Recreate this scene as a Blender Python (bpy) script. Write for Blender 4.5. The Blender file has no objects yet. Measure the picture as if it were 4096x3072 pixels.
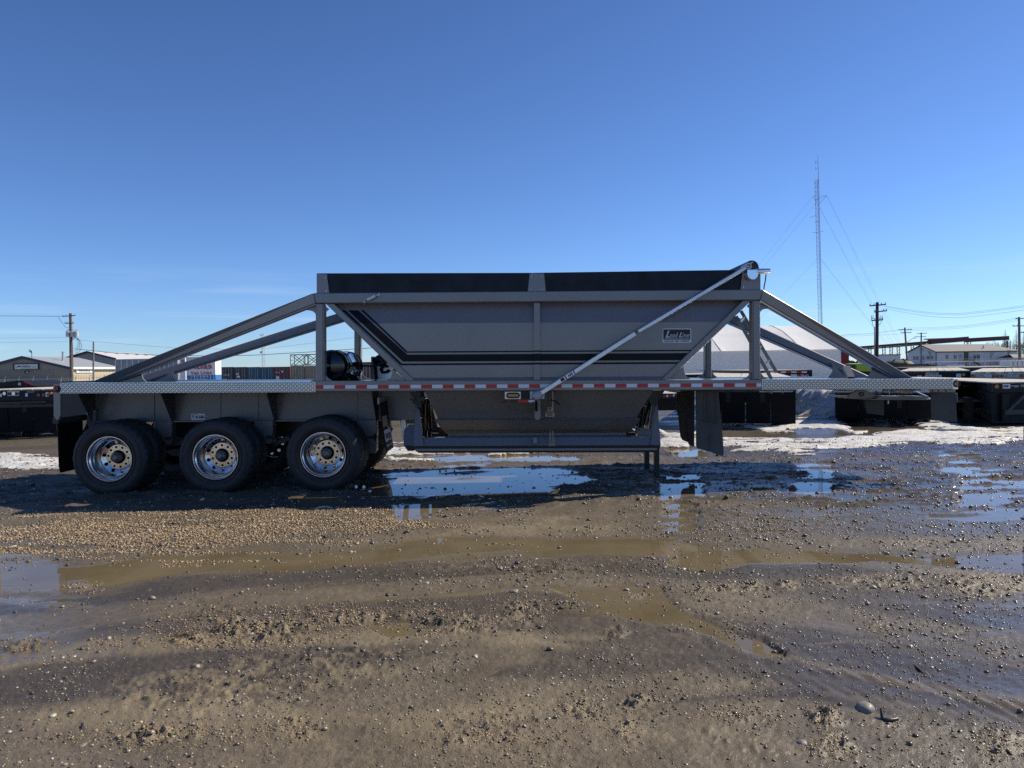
import bpy, bmesh, math, random
import numpy as np
from mathutils import Vector, Matrix
random.seed(7)
R = math.radians
scn = bpy.context.scene
col = scn.collection

# ---------------------------------------------------------------- camera
F = 2840.0                      # focal length in pixels of a 4096 wide frame
PITCH, ROLL, CAMH = R(-1.21), R(1.0), 1.65
fwd = Vector((0, math.cos(PITCH), math.sin(PITCH)))
up0 = Vector((0, -math.sin(PITCH), math.cos(PITCH)))
rt0 = Vector((1, 0, 0))
cup = up0*math.cos(ROLL) + rt0*math.sin(ROLL)
crt = rt0*math.cos(ROLL) - up0*math.sin(ROLL)
CAM = Vector((0, 0, CAMH))
cd = bpy.data.cameras.new('camera')
cd.sensor_width = 36.0
cd.lens = 36.0*F/4096
cd.clip_start = 0.05
cd.clip_end = 20000
cam = bpy.data.objects.new('camera', cd)
m = Matrix((crt, cup, -fwd)).transposed().to_4x4()
m.translation = CAM
cam.matrix_world = m
col.objects.link(cam)
scn.camera = cam

# ---------------------------------------------------------------- light
SUN_EL, SUN_AZ = R(39.5), R(68.5)         # azimuth from +Y towards +X
S = Vector((math.sin(SUN_AZ)*math.cos(SUN_EL), math.cos(SUN_AZ)*math.cos(SUN_EL), math.sin(SUN_EL)))
sl = bpy.data.lights.new('sun', 'SUN')
sl.energy = 5.0
sl.angle = R(0.53)
sl.color = (1.0, 0.91, 0.75)
sun = bpy.data.objects.new('sun', sl)
sun.rotation_euler = S.to_track_quat('Z', 'Y').to_euler()
sun.location = (0, 0, 50)
col.objects.link(sun)

world = bpy.data.worlds.new('World')
scn.world = world
world.use_nodes = True
wn, wl = world.node_tree.nodes, world.node_tree.links
wn.clear()
sky = wn.new('ShaderNodeTexSky')
sky.sky_type = 'NISHITA'
sky.sun_disc = False
sky.sun_elevation = SUN_EL
sky.sun_rotation = SUN_AZ
sky.altitude = 700
sky.air_density = 1.0
sky.dust_density = 0.25
sky.ozone_density = 2.6
tc = wn.new('ShaderNodeTexCoord')
sep = wn.new('ShaderNodeSeparateXYZ')
wl.new(tc.outputs['Generated'], sep.inputs[0])
mp = wn.new('ShaderNodeMapping')
mp.inputs['Scale'].default_value = (1.0, 1.0, 16.0)
wl.new(tc.outputs['Generated'], mp.inputs[0])
nz = wn.new('ShaderNodeTexNoise')
nz.inputs['Scale'].default_value = 4.0
nz.inputs['Detail'].default_value = 7
nz.inputs['Roughness'].default_value = 0.55
wl.new(mp.outputs[0], nz.inputs['Vector'])
rmp = wn.new('ShaderNodeValToRGB')
rmp.color_ramp.elements[0].position = 0.50
rmp.color_ramp.elements[1].position = 0.82
wl.new(nz.outputs['Fac'], rmp.inputs[0])
band = wn.new('ShaderNodeValToRGB')          # thin cloud only low above the horizon
e = band.color_ramp.elements
e[0].position = 0.0; e[0].color = (.55, .55, .55, 1)
e[1].position = 0.14; e[1].color = (0, 0, 0, 1)
n_ = e.new(0.055); n_.color = (.62, .62, .62, 1)
wl.new(sep.outputs['Z'], band.inputs[0])
mu = wn.new('ShaderNodeMath'); mu.operation = 'MULTIPLY'
wl.new(rmp.outputs[0], mu.inputs[0]); wl.new(band.outputs[0], mu.inputs[1])
mx = wn.new('ShaderNodeMix'); mx.data_type = 'RGBA'
mx.inputs[7].default_value = (6.2, 7.4, 9.2, 1)
tint = wn.new('ShaderNodeMix'); tint.data_type = 'RGBA'; tint.blend_type = 'MULTIPLY'
tint.inputs[0].default_value = 1.0; tint.inputs[7].default_value = (.65, .875, 1.27, 1)     # the camera's cool daylight balance
grad = wn.new('ShaderNodeMapRange')          # deeper blue overhead, pale at the horizon
grad.inputs[1].default_value = 0.0; grad.inputs[2].default_value = .55; grad.inputs[3].default_value = 1.03; grad.inputs[4].default_value = .78
wl.new(sep.outputs['Z'], grad.inputs[0])
gm = wn.new('ShaderNodeVectorMath'); gm.operation = 'SCALE'
wl.new(sky.outputs[0], gm.inputs[0]); wl.new(grad.outputs[0], gm.inputs['Scale'])
wl.new(gm.outputs[0], tint.inputs[6])
wl.new(mu.outputs[0], mx.inputs[0]); wl.new(tint.outputs[2], mx.inputs[6])
hs = wn.new('ShaderNodeHueSaturation')
hs.inputs['Saturation'].default_value = 1.0
wl.new(mx.outputs[2], hs.inputs['Color'])
bgn = wn.new('ShaderNodeBackground')
bgn.inputs['Strength'].default_value = 0.094
wl.new(hs.outputs[0], bgn.inputs[0])
wo = wn.new('ShaderNodeOutputWorld')
wl.new(bgn.outputs[0], wo.inputs[0])

scn.view_settings.view_transform = 'Standard'
scn.view_settings.look = 'None'
scn.view_settings.exposure = 0.28
scn.view_settings.gamma = 1.0
scn.view_settings.use_curve_mapping = False
scn.cycles.use_denoising = False
scn.cycles.max_bounces = 6
scn.cycles.diffuse_bounces = 3
scn.cycles.glossy_bounces = 4
scn.cycles.caustics_reflective = False
scn.cycles.caustics_refractive = False
scn.cycles.sample_clamp_indirect = 4.0

# ---------------------------------------------------------------- pixel rays to places in the yard
def ray(px, py):
    return fwd + crt*((px-2048)/F) - cup*((py-1536)/F)

def W(px, py, Y):
    """the point at depth Y that the photograph shows at pixel (px, py)"""
    d = ray(px, py)
    return CAM + d*(Y/d.y)

def G(px, py, z=0.0):
    d = ray(px, py)
    return CAM + d*((z-CAMH)/d.z)

def proj_np(x, y, z):
    vx, vy, vz = x, y, z-CAMH
    f = vy*fwd.y + vz*fwd.z
    r = vx*crt.x + vy*crt.y + vz*crt.z
    u = vx*cup.x + vy*cup.y + vz*cup.z
    return 2048 + F*r/f, 1536 - F*u/f

# ---------------------------------------------------------------- mesh builder
OFF = {}

def V3(*a): return Vector(a)

class MB:
    def __init__(s): s.v = []; s.f = []
    def add(s, vs, fs):
        o = len(s.v)
        s.v += [tuple(v) for v in vs]
        s.f += [tuple(i+o for i in f) for f in fs]
        return s
    def prism(s, pts, vec):
        vec = Vector(vec); n = len(pts)
        pts = [Vector(p) for p in pts]
        fs = [tuple(range(n)), tuple(range(2*n-1, n-1, -1))]
        fs += [(i, n+i, n+(i+1) % n, (i+1) % n) for i in range(n)]
        return s.add(pts + [p+vec for p in pts], fs)
    def pp(s, pix, Y, t):
        """outline given in photo pixels on the plane at depth Y, t metres thick"""
        return s.prism([W(a, b, Y) for a, b in pix], (0, t, 0))
    def hexa(s, a, b):
        """two quads of 4 points, bridged"""
        return s.add(list(a)+list(b), [(0,1,2,3), (7,6,5,4), (0,4,5,1), (1,5,6,2), (2,6,7,3), (3,7,4,0)])
    def box(s, x0, x1, y0, y1, z0, z1):
        return s.hexa([(x0,y0,z0),(x1,y0,z0),(x1,y0,z1),(x0,y0,z1)], [(x0,y1,z0),(x1,y1,z0),(x1,y1,z1),(x0,y1,z1)])
    def bar(s, p, q, w, h=None, up=(0,0,1)):
        p, q = Vector(p), Vector(q); h = h or w
        d = (q-p).normalized(); u = Vector(up)
        if abs(d.dot(u)) > .95: u = Vector((0, 1, 0))
        sd = d.cross(u).normalized()*(w/2); u2 = sd.cross(d).normalized()*(h/2)
        return s.hexa([p-sd-u2, p+sd-u2, p+sd+u2, p-sd+u2], [q-sd-u2, q+sd-u2, q+sd+u2, q-sd+u2])
    def tube(s, pts, r, n=8, caps=True):
        pts = [Vector(p) for p in pts]; k = len(pts)
        rr = r if isinstance(r, (list, tuple)) else [r]*k
        prev = None; vs = []; fs = []
        for i, p in enumerate(pts):
            d = (pts[min(i+1, k-1)]-pts[max(i-1, 0)]).normalized()
            if prev is None:
                a = Vector((0, 0, 1)) if abs(d.z) < .9 else Vector((1, 0, 0))
                prev = d.cross(a).normalized()
            prev = (prev - d*prev.dot(d)).normalized()
            b = d.cross(prev)
            for j in range(n):
                t = 2*math.pi*j/n
                vs.append(p + prev*(math.cos(t)*rr[i]) + b*(math.sin(t)*rr[i]))
        for i in range(k-1):
            for j in range(n):
                fs.append((i*n+j, i*n+(j+1) % n, (i+1)*n+(j+1) % n, (i+1)*n+j))
        if caps:
            fs.append(tuple(range(n-1, -1, -1))); fs.append(tuple((k-1)*n+j for j in range(n)))
        return s.add(vs, fs)
    def lathe(s, prof, c=(0,0,0), ax='Y', n=48, closed=False, fn=None):
        c = Vector(c); vs = []; fs = []; k = len(prof)
        for i, (r, a) in enumerate(prof):
            for j in range(n):
                t = 2*math.pi*j/n
                rr = r if fn is None else r+fn(i, j)
                x, y = rr*math.cos(t), rr*math.sin(t)
                vs.append(c + (Vector((x, a, y)) if ax == 'Y' else Vector((a, x, y)) if ax == 'X' else Vector((x, y, a))))
        for i in range(k if closed else k-1):
            for j in range(n):
                i2 = (i+1) % k
                fs.append((i*n+j, i*n+(j+1) % n, i2*n+(j+1) % n, i2*n+j))
        if not closed:
            if prof[0][0] > 1e-6: pass
        return s.add(vs, fs)
    def disc(s, c, r, ax='Y', n=24, off=0.0):
        c = Vector(c)
        vs = []
        for j in range(n):
            t = 2*math.pi*j/n; x, y = r*math.cos(t), r*math.sin(t)
            vs.append(c + (Vector((x, off, y)) if ax == 'Y' else Vector((off, x, y)) if ax == 'X' else Vector((x, y, off))))
        return s.add(vs, [tuple(range(n))])
    def cyl(s, p, q, r, n=20): return s.tube([p, q], r, n)
    def mirror(s, yc):
        t = MB(); t.v = [(x, 2*yc-y, z) for x, y, z in s.v]; t.f = [tuple(reversed(f)) for f in s.f]
        return t
    def build(s, name, mat, parent=None, smooth=None, bevel=0, kind=None, label=None, seg=1):
        me = bpy.data.meshes.new(name)
        o = bpy.data.objects.new(name, me)
        off = OFF.get(parent.name, Vector()) if parent else Vector()
        me.from_pydata([(x-off.x, y-off.y, z-off.z) for x, y, z in s.v], [], s.f)
        bm = bmesh.new(); bm.from_mesh(me)
        bmesh.ops.recalc_face_normals(bm, faces=bm.faces)
        bm.to_mesh(me); bm.free()
        if mat: me.materials.append(mat)
        if smooth:
            me.shade_smooth(); me.set_sharp_from_angle(angle=R(smooth))
        col.objects.link(o)
        if bevel:
            b = o.modifiers.new('bevel', 'BEVEL'); b.width = bevel; b.segments = seg; b.limit_method = 'ANGLE'; b.angle_limit = R(35)
        if parent:
            o.parent = parent; OFF[o.name] = off
        else: OFF[o.name] = Vector()
        if kind: o['kind'] = kind
        if label: o['label'] = label
        return o

def thing(name, label, cat, loc=(0,0,0), group=None):
    o = bpy.data.objects.new(name, None)
    o.empty_display_size = .2
    col.objects.link(o); o.location = loc
    OFF[o.name] = Vector(loc)
    o['label'] = label; o['category'] = cat
    if group: o['group'] = group
    return o

def tag(o, label, cat, group=None):
    o['label'] = label; o['category'] = cat
    if group: o['group'] = group
    return o

def copy_tree(o, parent=None):
    c = o.copy(); col.objects.link(c)
    if parent: c.parent = parent
    for ch in o.children: copy_tree(ch, c)
    return c

def text(s, name, mat, parent, c, w=None, h=None, xd=(1,0,0), zd=(0,0,1), shear=0, bold=0, ext=.002, spacing=1.0):
    """flat lettering centred on c; scaled to width w and height h"""
    cu = bpy.data.curves.new(name, 'FONT')
    cu.body = s; cu.align_x = 'CENTER'; cu.align_y = 'CENTER'
    cu.shear = shear; cu.offset = bold; cu.extrude = 0; cu.space_character = spacing; cu.resolution_u = 3
    t = bpy.data.objects.new('tmp_text', cu); col.objects.link(t)
    me = bpy.data.meshes.new_from_object(t.evaluated_get(bpy.context.evaluated_depsgraph_get()))
    bpy.data.objects.remove(t); bpy.data.curves.remove(cu)
    a = np.empty(len(me.vertices)*3); me.vertices.foreach_get('co', a); a = a.reshape(-1, 3)
    lo, hi = a.min(0), a.max(0); mid = (lo+hi)/2; sz = np.maximum(hi-lo, 1e-6)
    sx = (w/sz[0]) if w else (h/sz[1]); sy = (h/sz[1]) if h else sx
    xd, zd = Vector(xd).normalized(), Vector(zd).normalized(); nd = xd.cross(zd)   # towards the reader is -nd... set by ext
    off = OFF.get(parent.name, Vector()) if parent else Vector()
    c = Vector(c)
    for v, p in zip(me.vertices, a):
        v.co = c - off + xd*float((p[0]-mid[0])*sx) + zd*float((p[1]-mid[1])*sy) + nd*ext
    me.update()
    me.materials.clear(); me.materials.append(mat)
    me.name = name
    o = bpy.data.objects.new(name, me); col.objects.link(o)
    if parent: o.parent = parent
    OFF[o.name] = off
    return o

# ---------------------------------------------------------------- materials
def mat(name, c, rough=.5, metal=0, var=.12, scale=3.0, bump=0, bscale=60, coat=0, spec=None, rvar=.12, dirt=0, dirtc=(.16,.13,.10), detail=6, emit=None):
    M = bpy.data.materials.new(name); M.use_nodes = True
    n, l = M.node_tree.nodes, M.node_tree.links
    b = n['Principled BSDF']
    tc = n.new('ShaderNodeTexCoord')
    nz = n.new('ShaderNodeTexNoise'); nz.inputs['Scale'].default_value = scale; nz.inputs['Detail'].default_value = detail
    l.new(tc.outputs['Object'], nz.inputs['Vector'])
    rp = n.new('ShaderNodeValToRGB')
    rp.color_ramp.elements[0].position = .3; rp.color_ramp.elements[1].position = .7
    rp.color_ramp.elements[0].color = tuple(x*(1-var) for x in c)+(1,)
    rp.color_ramp.elements[1].color = tuple(min(1, x*(1+var)) for x in c)+(1,)
    l.new(nz.outputs['Fac'], rp.inputs[0])
    out = rp.outputs[0]
    if dirt:
        nd = n.new('ShaderNodeTexNoise'); nd.inputs['Scale'].default_value = 1.3; nd.inputs['Detail'].default_value = 9; nd.inputs['Roughness'].default_value = .7
        l.new(tc.outputs['Object'], nd.inputs['Vector'])
        r2 = n.new('ShaderNodeMapRange'); r2.inputs[1].default_value = .48; r2.inputs[2].default_value = .72; r2.inputs[4].default_value = dirt
        l.new(nd.outputs['Fac'], r2.inputs[0])
        mi = n.new('ShaderNodeMix'); mi.data_type = 'RGBA'; mi.inputs[7].default_value = dirtc+(1,)
        l.new(r2.outputs[0], mi.inputs[0]); l.new(out, mi.inputs[6]); out = mi.outputs[2]
    l.new(out, b.inputs['Base Color'])
    mr = n.new('ShaderNodeMapRange'); mr.inputs[3].default_value = max(.02, rough*(1-rvar)); mr.inputs[4].default_value = min(1, rough*(1+rvar))
    n3 = n.new('ShaderNodeTexNoise'); n3.inputs['Scale'].default_value = scale*2.3; n3.inputs['Detail'].default_value = 5
    l.new(tc.outputs['Object'], n3.inputs['Vector']); l.new(n3.outputs['Fac'], mr.inputs[0]); l.new(mr.outputs[0], b.inputs['Roughness'])
    b.inputs['Metallic'].default_value = metal
    if coat: b.inputs['Coat Weight'].default_value = coat; b.inputs['Coat Roughness'].default_value = .08
    if spec is not None: b.inputs['Specular IOR Level'].default_value = spec
    if bump:
        nb = n.new('ShaderNodeTexNoise'); nb.inputs['Scale'].default_value = bscale; nb.inputs['Detail'].default_value = 6
        l.new(tc.outputs['Object'], nb.inputs['Vector'])
        bp = n.new('ShaderNodeBump'); bp.inputs['Strength'].default_value = bump; bp.inputs['Distance'].default_value = .01
        l.new(nb.outputs['Fac'], bp.inputs['Height']); l.new(bp.outputs[0], b.inputs['Normal'])
    return M

PAINT = mat('grey_paint', (.20,.19,.195), .30, .25, .05, 1.2, .04, 240, .35, rvar=.25, dirt=.25, dirtc=(.15,.14,.135))
PAINT2 = mat('grey_paint_underside', (.25,.232,.225), .42, .15, .08, 1.2, .04, 200, .1, dirt=.35, dirtc=(.12,.105,.09))
def ripple(M, scale, strength):
    n, l = M.node_tree.nodes, M.node_tree.links
    tc = n.new('ShaderNodeTexCoord'); mp = n.new('ShaderNodeMapping'); mp.inputs['Scale'].default_value = (1, 1, .5)
    l.new(tc.outputs['Object'], mp.inputs[0])
    nz = n.new('ShaderNodeTexNoise'); nz.inputs['Scale'].default_value = scale; nz.inputs['Detail'].default_value = 2
    l.new(mp.outputs[0], nz.inputs['Vector'])
    b2 = n.new('ShaderNodeBump'); b2.inputs['Strength'].default_value = strength; b2.inputs['Distance'].default_value = .02
    l.new(nz.outputs['Fac'], b2.inputs['Height'])
    p = n['Principled BSDF']
    if p.inputs['Normal'].is_linked: l.new(p.inputs['Normal'].links[0].from_socket, b2.inputs['Normal'])
    l.new(b2.outputs[0], p.inputs['Normal']); l.new(b2.outputs[0], p.inputs['Coat Normal'])
ripple(PAINT, 1.6, .22); ripple(PAINT2, 1.6, .25)
PAINT3 = mat('grey_chassis_paint', (.135,.132,.14), .36, .2, .08, 1.2, .04, 200, .2, dirt=.4, dirtc=(.10,.09,.08)); ripple(PAINT3, 1.6, .25)
BLACK = mat('black_paint', (.008,.009,.012), .32, 0, .3, 3, .03, 90, .0, spec=.35)
BLACKG = mat('black_gloss', (.006,.007,.009), .09, 0, .2, 3, 0, 90, .6)
STRIPE = mat('black_decal', (.005,.006,.010), .45, 0, .2, 3, 0, 90, spec=.18)
RUBBER = mat('rubber', (.020,.021,.024), .6, 0, .25, 9, .2, 60, 0, dirt=.6, dirtc=(.052,.047,.041))
FLAP = mat('flap_rubber', (.070,.067,.065), .55, 0, .25, 3, .12, 50, dirt=.6, dirtc=(.07,.062,.055))
FLAPB = mat('flap_rubber_black', (.005,.005,.007), .6, 0, .25, 3, .1, 50, dirt=.3, dirtc=(.012,.011,.011), spec=.15)
ALU = mat('polished_aluminium', (.74,.74,.75), .17, 1, .06, 5, .03, 30, rvar=.4, dirt=.25, dirtc=(.35,.30,.24))
ALUB = mat('brushed_aluminium', (.72,.73,.75), .30, 1, .08, 5, .06, 80, rvar=.3)
HUBC = mat('hub_ring', (.68,.62,.54), .20, 1, .12, 8, .03, 40, dirt=.4, dirtc=(.40,.27,.15))
STEEL = mat('steel', (.35,.35,.36), .4, .8, .2, 6, .06, 60)
DARKST = mat('dark_steel', (.03,.031,.034), .45, .3, .3, 5, .06, 60, dirt=.3, dirtc=(.07,.06,.05))
TREADM = mat('tread_plate_aluminium', (.44,.445,.465), .24, 1, .05, 1.2, .0, 60, rvar=.3, dirt=.12, dirtc=(.40,.38,.36))
BOARD = mat('black_stained_wood', (.008,.013,.023), .5, 0, .6, 5, .25, 30, dirt=.6, dirtc=(.013,.018,.028), spec=.28)
REDT = mat('red_reflective', (.50,.010,.014), .28, 0, .06, 30, .03, 200)
WHT = mat('white_reflective', (.74,.75,.78), .28, 0, .04, 30, .03, 200)
WHITE = mat('white_paint', (.78,.78,.77), .45, 0, .05, 4, .02, 60)
DECALW = mat('pale_decal', (.62,.66,.72), .35, 0, .03, 4)
INK = mat('ink_black', (.01,.01,.012), .5, 0, .1, 9)
INKR = mat('ink_red', (.45,.03,.03), .5, 0, .1, 9)
YEL = mat('caution_yellow', (.65,.47,.03), .45, 0, .1, 9)
AMBER = mat('amber_lens', (.55,.22,.02), .15, 0, .3, 60, .2, 120, .5)
AMBERD = mat('amber_lens_side', (.50,.16,.02), .2, 0, .2, 40, .1, 90, .5)
REDL = mat('red_lens', (.20,.012,.012), .18, 0, .2, 40, .1, 120, .5)
REDLB = mat('red_lens_bright', (.55,.04,.03), .2, 0, .2, 40, .1, 120, .4)
SILV = mat('silver_tube', (.64,.66,.70), .36, .85, .05, 6, .04, 100, rvar=.2)
CAST = mat('grey_casting', (.30,.33,.38), .45, .3, .08, 9, .08, 70)
TARP = mat('black_tarp', (.012,.013,.015), .5, 0, .3, 6, .2, 25)
WOODP = mat('pole_wood', (.16,.13,.10), .85, 0, .3, 5, .3, 30)
WOODD = mat('pole_wood_dark', (.045,.035,.032), .85, 0, .3, 5, .3, 30)
WIRE = mat('wire', (.03,.032,.036), .5, 0, .1, 5)
GALV = mat('galvanised', (.50,.51,.52), .45, .7, .12, 6)
CHROME = mat('chrome', (.88,.88,.90), .05, 1, .03, 5)
# ---------------------------------------------------------------- ground: mud, ruts, puddles, snow
def _h(xi, yi, seed):
    h = (xi.astype(np.int64)*374761393 + yi.astype(np.int64)*668265263 + seed*974634541) & 0xffffffff
    h = ((h ^ (h >> 13))*1274126177) & 0xffffffff
    h = ((h ^ (h >> 16))*2246822519) & 0xffffffff
    return ((h ^ (h >> 15)) & 0xffffff)/float(0xffffff)

def vnoise(x, y, seed):
    xi, yi = np.floor(x), np.floor(y); fx, fy = x-xi, y-yi
    ux, uy = fx*fx*fx*(fx*(fx*6-15)+10), fy*fy*fy*(fy*(fy*6-15)+10)
    a, b = _h(xi, yi, seed), _h(xi+1, yi, seed); c, d = _h(xi, yi+1, seed), _h(xi+1, yi+1, seed)
    return (a+(b-a)*ux)*(1-uy) + (c+(d-c)*ux)*uy

def fbm(x, y, scale, octv, seed, gain=.5):
    t = np.zeros_like(x); amp = 1.0; tot = 0
    f = 1.0/scale
    for k in range(octv):
        c, s = math.cos(.6*k), math.sin(.6*k)
        t += amp*vnoise((x*c-y*s)*f+17.3*k, (x*s+y*c)*f-9.1*k, seed+k); tot += amp
        amp *= gain; f *= 2.03
    return t/tot

def sm(a, b, x):
    t = np.clip((x-a)/(b-a), 0, 1); return t*t*(3-2*t)

# ruts and pools: (pixel column, pixel row of the middle, half height) along each
POOLS = [
 [(0,2292,72),(130,2295,75),(300,2312,62),(700,2268,46),(1000,2255,40),(1400,2230,40),(1750,2200,36),(2048,2180,30),(2140,2187,34),(2400,2190,38),(2650,2197,42),(2800,2230,52),(3000,2225,24),(3300,2226,20),(3480,2228,24),(3700,2248,22),(3900,2252,30),(4096,2250,32)],
 [(1380,1960,0),(1480,1955,30),(1600,1950,58),(1700,1942,72),(1800,1938,76),(2000,1938,72),(2150,1928,56),(2300,1920,26),(2400,1918,0)],
 [(1150,1990,0),(1190,2000,30),(1290,2005,30),(1400,2020,0)],
 [(1480,2040,0),(1590,2048,26),(1690,2044,26),(1790,2032,0)],
 [(2620,1917,0),(2650,1915,13),(2720,1913,17),(2790,1912,13),(2815,1911,0)],
 [(2613,1942,0),(2650,1940,13),(2720,1938,17),(2790,1937,13),(2826,1936,0)],
 [(2606,1968,0),(2650,1966,13),(2720,1964,17),(2790,1963,13),(2815,1962,0)],
 [(2620,1988,0),(2650,1986,13),(2720,1984,17),(2790,1983,13),(2826,1982,0)],
 [(3160,1864,0),(3190,1862,10),(3255,1860,14),(3320,1859,10),(3345,1858,0)],
 [(3153,1888,0),(3190,1886,10),(3255,1884,14),(3320,1883,10),(3356,1882,0)],
 [(3146,1914,0),(3190,1912,10),(3255,1910,14),(3320,1909,10),(3345,1908,0)],
 [(3160,1940,0),(3190,1938,10),(3255,1936,14),(3320,1935,10),(3356,1934,0)],
 [(3153,1964,0),(3190,1962,10),(3255,1960,14),(3320,1959,10),(3345,1958,0)],
 [(3750,1822,0),(3780,1820,10),(3840,1818,14),(3900,1817,10),(3925,1816,0)],
 [(3743,1850,0),(3780,1848,10),(3840,1846,14),(3900,1845,10),(3936,1844,0)],
 [(3736,1878,0),(3780,1876,10),(3840,1874,14),(3900,1873,10),(3925,1872,0)],
 [(3820,1902,0),(3850,1900,11),(3980,1898,15),(4110,1897,11),(4135,1896,0)],
 [(3813,1928,0),(3850,1926,11),(3980,1924,15),(4110,1923,11),(4146,1922,0)],
 [(3806,1954,0),(3850,1952,11),(3980,1950,15),(4110,1949,11),(4135,1948,0)],
 [(3820,1988,0),(3850,1986,11),(3980,1984,15),(4110,1983,11),(4146,1982,0)],
 [(3813,2018,0),(3850,2016,11),(3980,2014,15),(4110,2013,11),(4135,2012,0)],
 [(3806,2052,0),(3850,2050,11),(3980,2048,15),(4110,2047,11),(4146,2046,0)],
 [(1560,1835,0),(1800,1836,20),(2100,1834,18),(2290,1835,12),(2330,1835,0)],
 [(2660,1800,0),(2720,1812,18),(2800,1815,14),(2850,1815,0)],
 [(3700,2070,0),(3850,2075,14),(4096,2060,30)],
 [(2650,2032,0),(2680,2030,11),(2725,2028,15),(2770,2027,11),(2795,2026,0)],
 [(2643,2064,0),(2680,2062,11),(2725,2060,15),(2770,2059,11),(2806,2058,0)],
 [(2636,2094,0),(2680,2092,11),(2725,2090,15),(2770,2089,11),(2795,2088,0)],
 [(2650,2122,0),(2680,2120,11),(2725,2118,15),(2770,2117,11),(2806,2116,0)],
 [(1400,2412,0),(1500,2402,14),(1750,2385,8),(1950,2370,14),(2037,2360,10),(2200,2350,8),(2330,2380,22),(2500,2410,50),(2650,2430,50),(2720,2470,25),(2900,2540,25),(3050,2600,25),(3150,2630,0)],
 [(1430,2500,0),(1550,2520,26),(1700,2525,20),(1850,2515,0)],
]
# patches of broken-up frozen clods: centre column, row, half width, half height, strength
CLODS = [(1010,2525,340,72,1.0),(780,2570,130,40,.9),(1500,2470,260,40,.55),(1300,2480,220,50,.6),(1780,2500,170,45,.7),
 (2075,2450,110,45,.8),(420,2590,70,22,.8),(560,2580,40,20,.8),(640,2960,330,45,.85),(1150,2940,110,60,.6),(330,2350,70,22,.9),
 (1950,2960,320,110,.45),(2330,2850,90,60,.6),(2560,2820,70,35,.7),(2500,2950,60,70,.6),(2950,2880,150,35,.6),(3290,2880,60,45,.9),
 (3320,3010,70,60,.7),(2550,2390,50,22,.8),(2800,2378,60,22,.7),(2900,2362,60,22,.7),(3020,2360,60,25,.8),(3150,2355,50,20,.7),
 (2280,2430,60,20,.6),(2470,2540,40,25,.7),(2920,2530,50,25,.7),(3510,2520,50,25,.5),(4010,2980,90,60,.6),(2770,2510,40,20,.5),
 (3100,2130,260,22,.5),(3600,2330,300,30,.45),(3950,2350,200,60,.4),(120,2590,90,30,.5),(2100,2280,600,30,.3),(3050,2090,500,60,.3)]
# snow and ice left from the winter: rows as in POOLS
SNOW = [
 [(2600,1795,0),(2660,1772,20),(2900,1782,22),(3100,1788,24),(3300,1790,30),(3450,1768,40),(3700,1756,38),(3900,1750,30),(4096,1748,34)],
 [(2930,1700,0),(3060,1722,10),(3200,1700,30),(3300,1700,34),(3420,1735,14),(3480,1730,0)],
 [(3640,1690,0),(3700,1700,24),(3790,1710,14),(3900,1725,8),(4096,1725,8)],
 [(-50,1858,34),(100,1862,32),(230,1860,26),(420,1850,14),(640,1850,0)],
 [(1440,1820,0),(1540,1812,34),(1640,1812,36),(1800,1808,14),(2000,1812,16),(2300,1806,10),(2560,1800,0)],
 [(2600,1700,0),(2660,1745,18),(2740,1750,16),(2800,1730,0)],
]
# smooth dark rolled lanes and pale smeared silt
DARKB = [[(-100,2790,60),(300,2760,75),(900,2690,62),(1480,2640,42),(1750,2630,0)], [(0,2450,24),(300,2410,40),(800,2340,44),(1400,2300,36),(1900,2280,26),(2300,2290,0)],
 [(1950,2720,0),(2150,2690,62),(2500,2690,64),(2800,2650,22),(2900,2640,0)], [(2650,2830,0),(2900,2800,44),(3200,2790,40),(3500,2850,30),(3700,2900,0)], [(2350,2270,0),(2700,2300,28),(3300,2290,30),(3700,2330,20),(3900,2340,0)]]
# films of silty water too thin to fill a hollow
FILMB = [
 [(2900,2570,0),(3100,2620,15),(3300,2680,20),(3600,2740,26),(3900,2800,26),(4096,2840,22)],
 [(0,2560,32),(200,2540,26),(400,2500,18),(600,2470,0)],
 [(0,2660,30),(300,2640,22),(600,2560,20),(900,2600,12),(1150,2590,0)],
 [(1150,2900,0),(1350,2895,20),(1600,2890,15),(1800,2905,0)],
 [(650,2480,0),(760,2470,20),(850,2430,42),(950,2400,44),(1100,2400,24),(1200,2425,24),(1300,2412,20),(1400,2390,0)],
 [(3200,2590,0),(3500,2575,12),(3800,2562,14),(4200,2540,14)],
 [(2900,2480,0),(3100,2490,16),(3350,2510,16),(3600,2540,0)],
 [(2500,2860,0),(2600,2850,16),(2750,2880,0)], [(2700,3000,0),(2830,3000,22),(2950,2990,0)],
 [(1430,2520,0),(1600,2540,36),(1800,2540,30),(1950,2520,0)],
 [(-50,2400,0),(100,2420,40),(300,2430,20),(400,2440,0)],
 [(1000,2995,0),(1500,2985,22),(2000,3010,20),(2200,3020,0)],
 [(2050,2430,0),(2250,2440,26),(2450,2460,22),(2600,2480,0)],
 [(3400,2400,0),(3700,2420,20),(4200,2430,34)], [(3000,2320,0),(3300,2345,12),(3600,2360,0)], [(3650,2640,0),(3900,2660,22),(4200,2690,26)],
]
PALEB = [[(-100,2880,40),(500,2880,70),(1100,2870,60),(1600,2880,70),(2200,2850,70),(2700,2980,30)], [(1000,2600,0),(1400,2560,40),(1900,2540,50),(2300,2560,40),(2500,2560,0)], [(0,2680,30),(500,2600,36),(1100,2590,30),(1400,2580,0)], [(2900,2590,0),(3200,2650,24),(3700,2770,30),(4096,2840,30)], [(1600,2170,0),(2000,2120,34),(2600,2110,40),(2700,2110,0)]]

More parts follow.
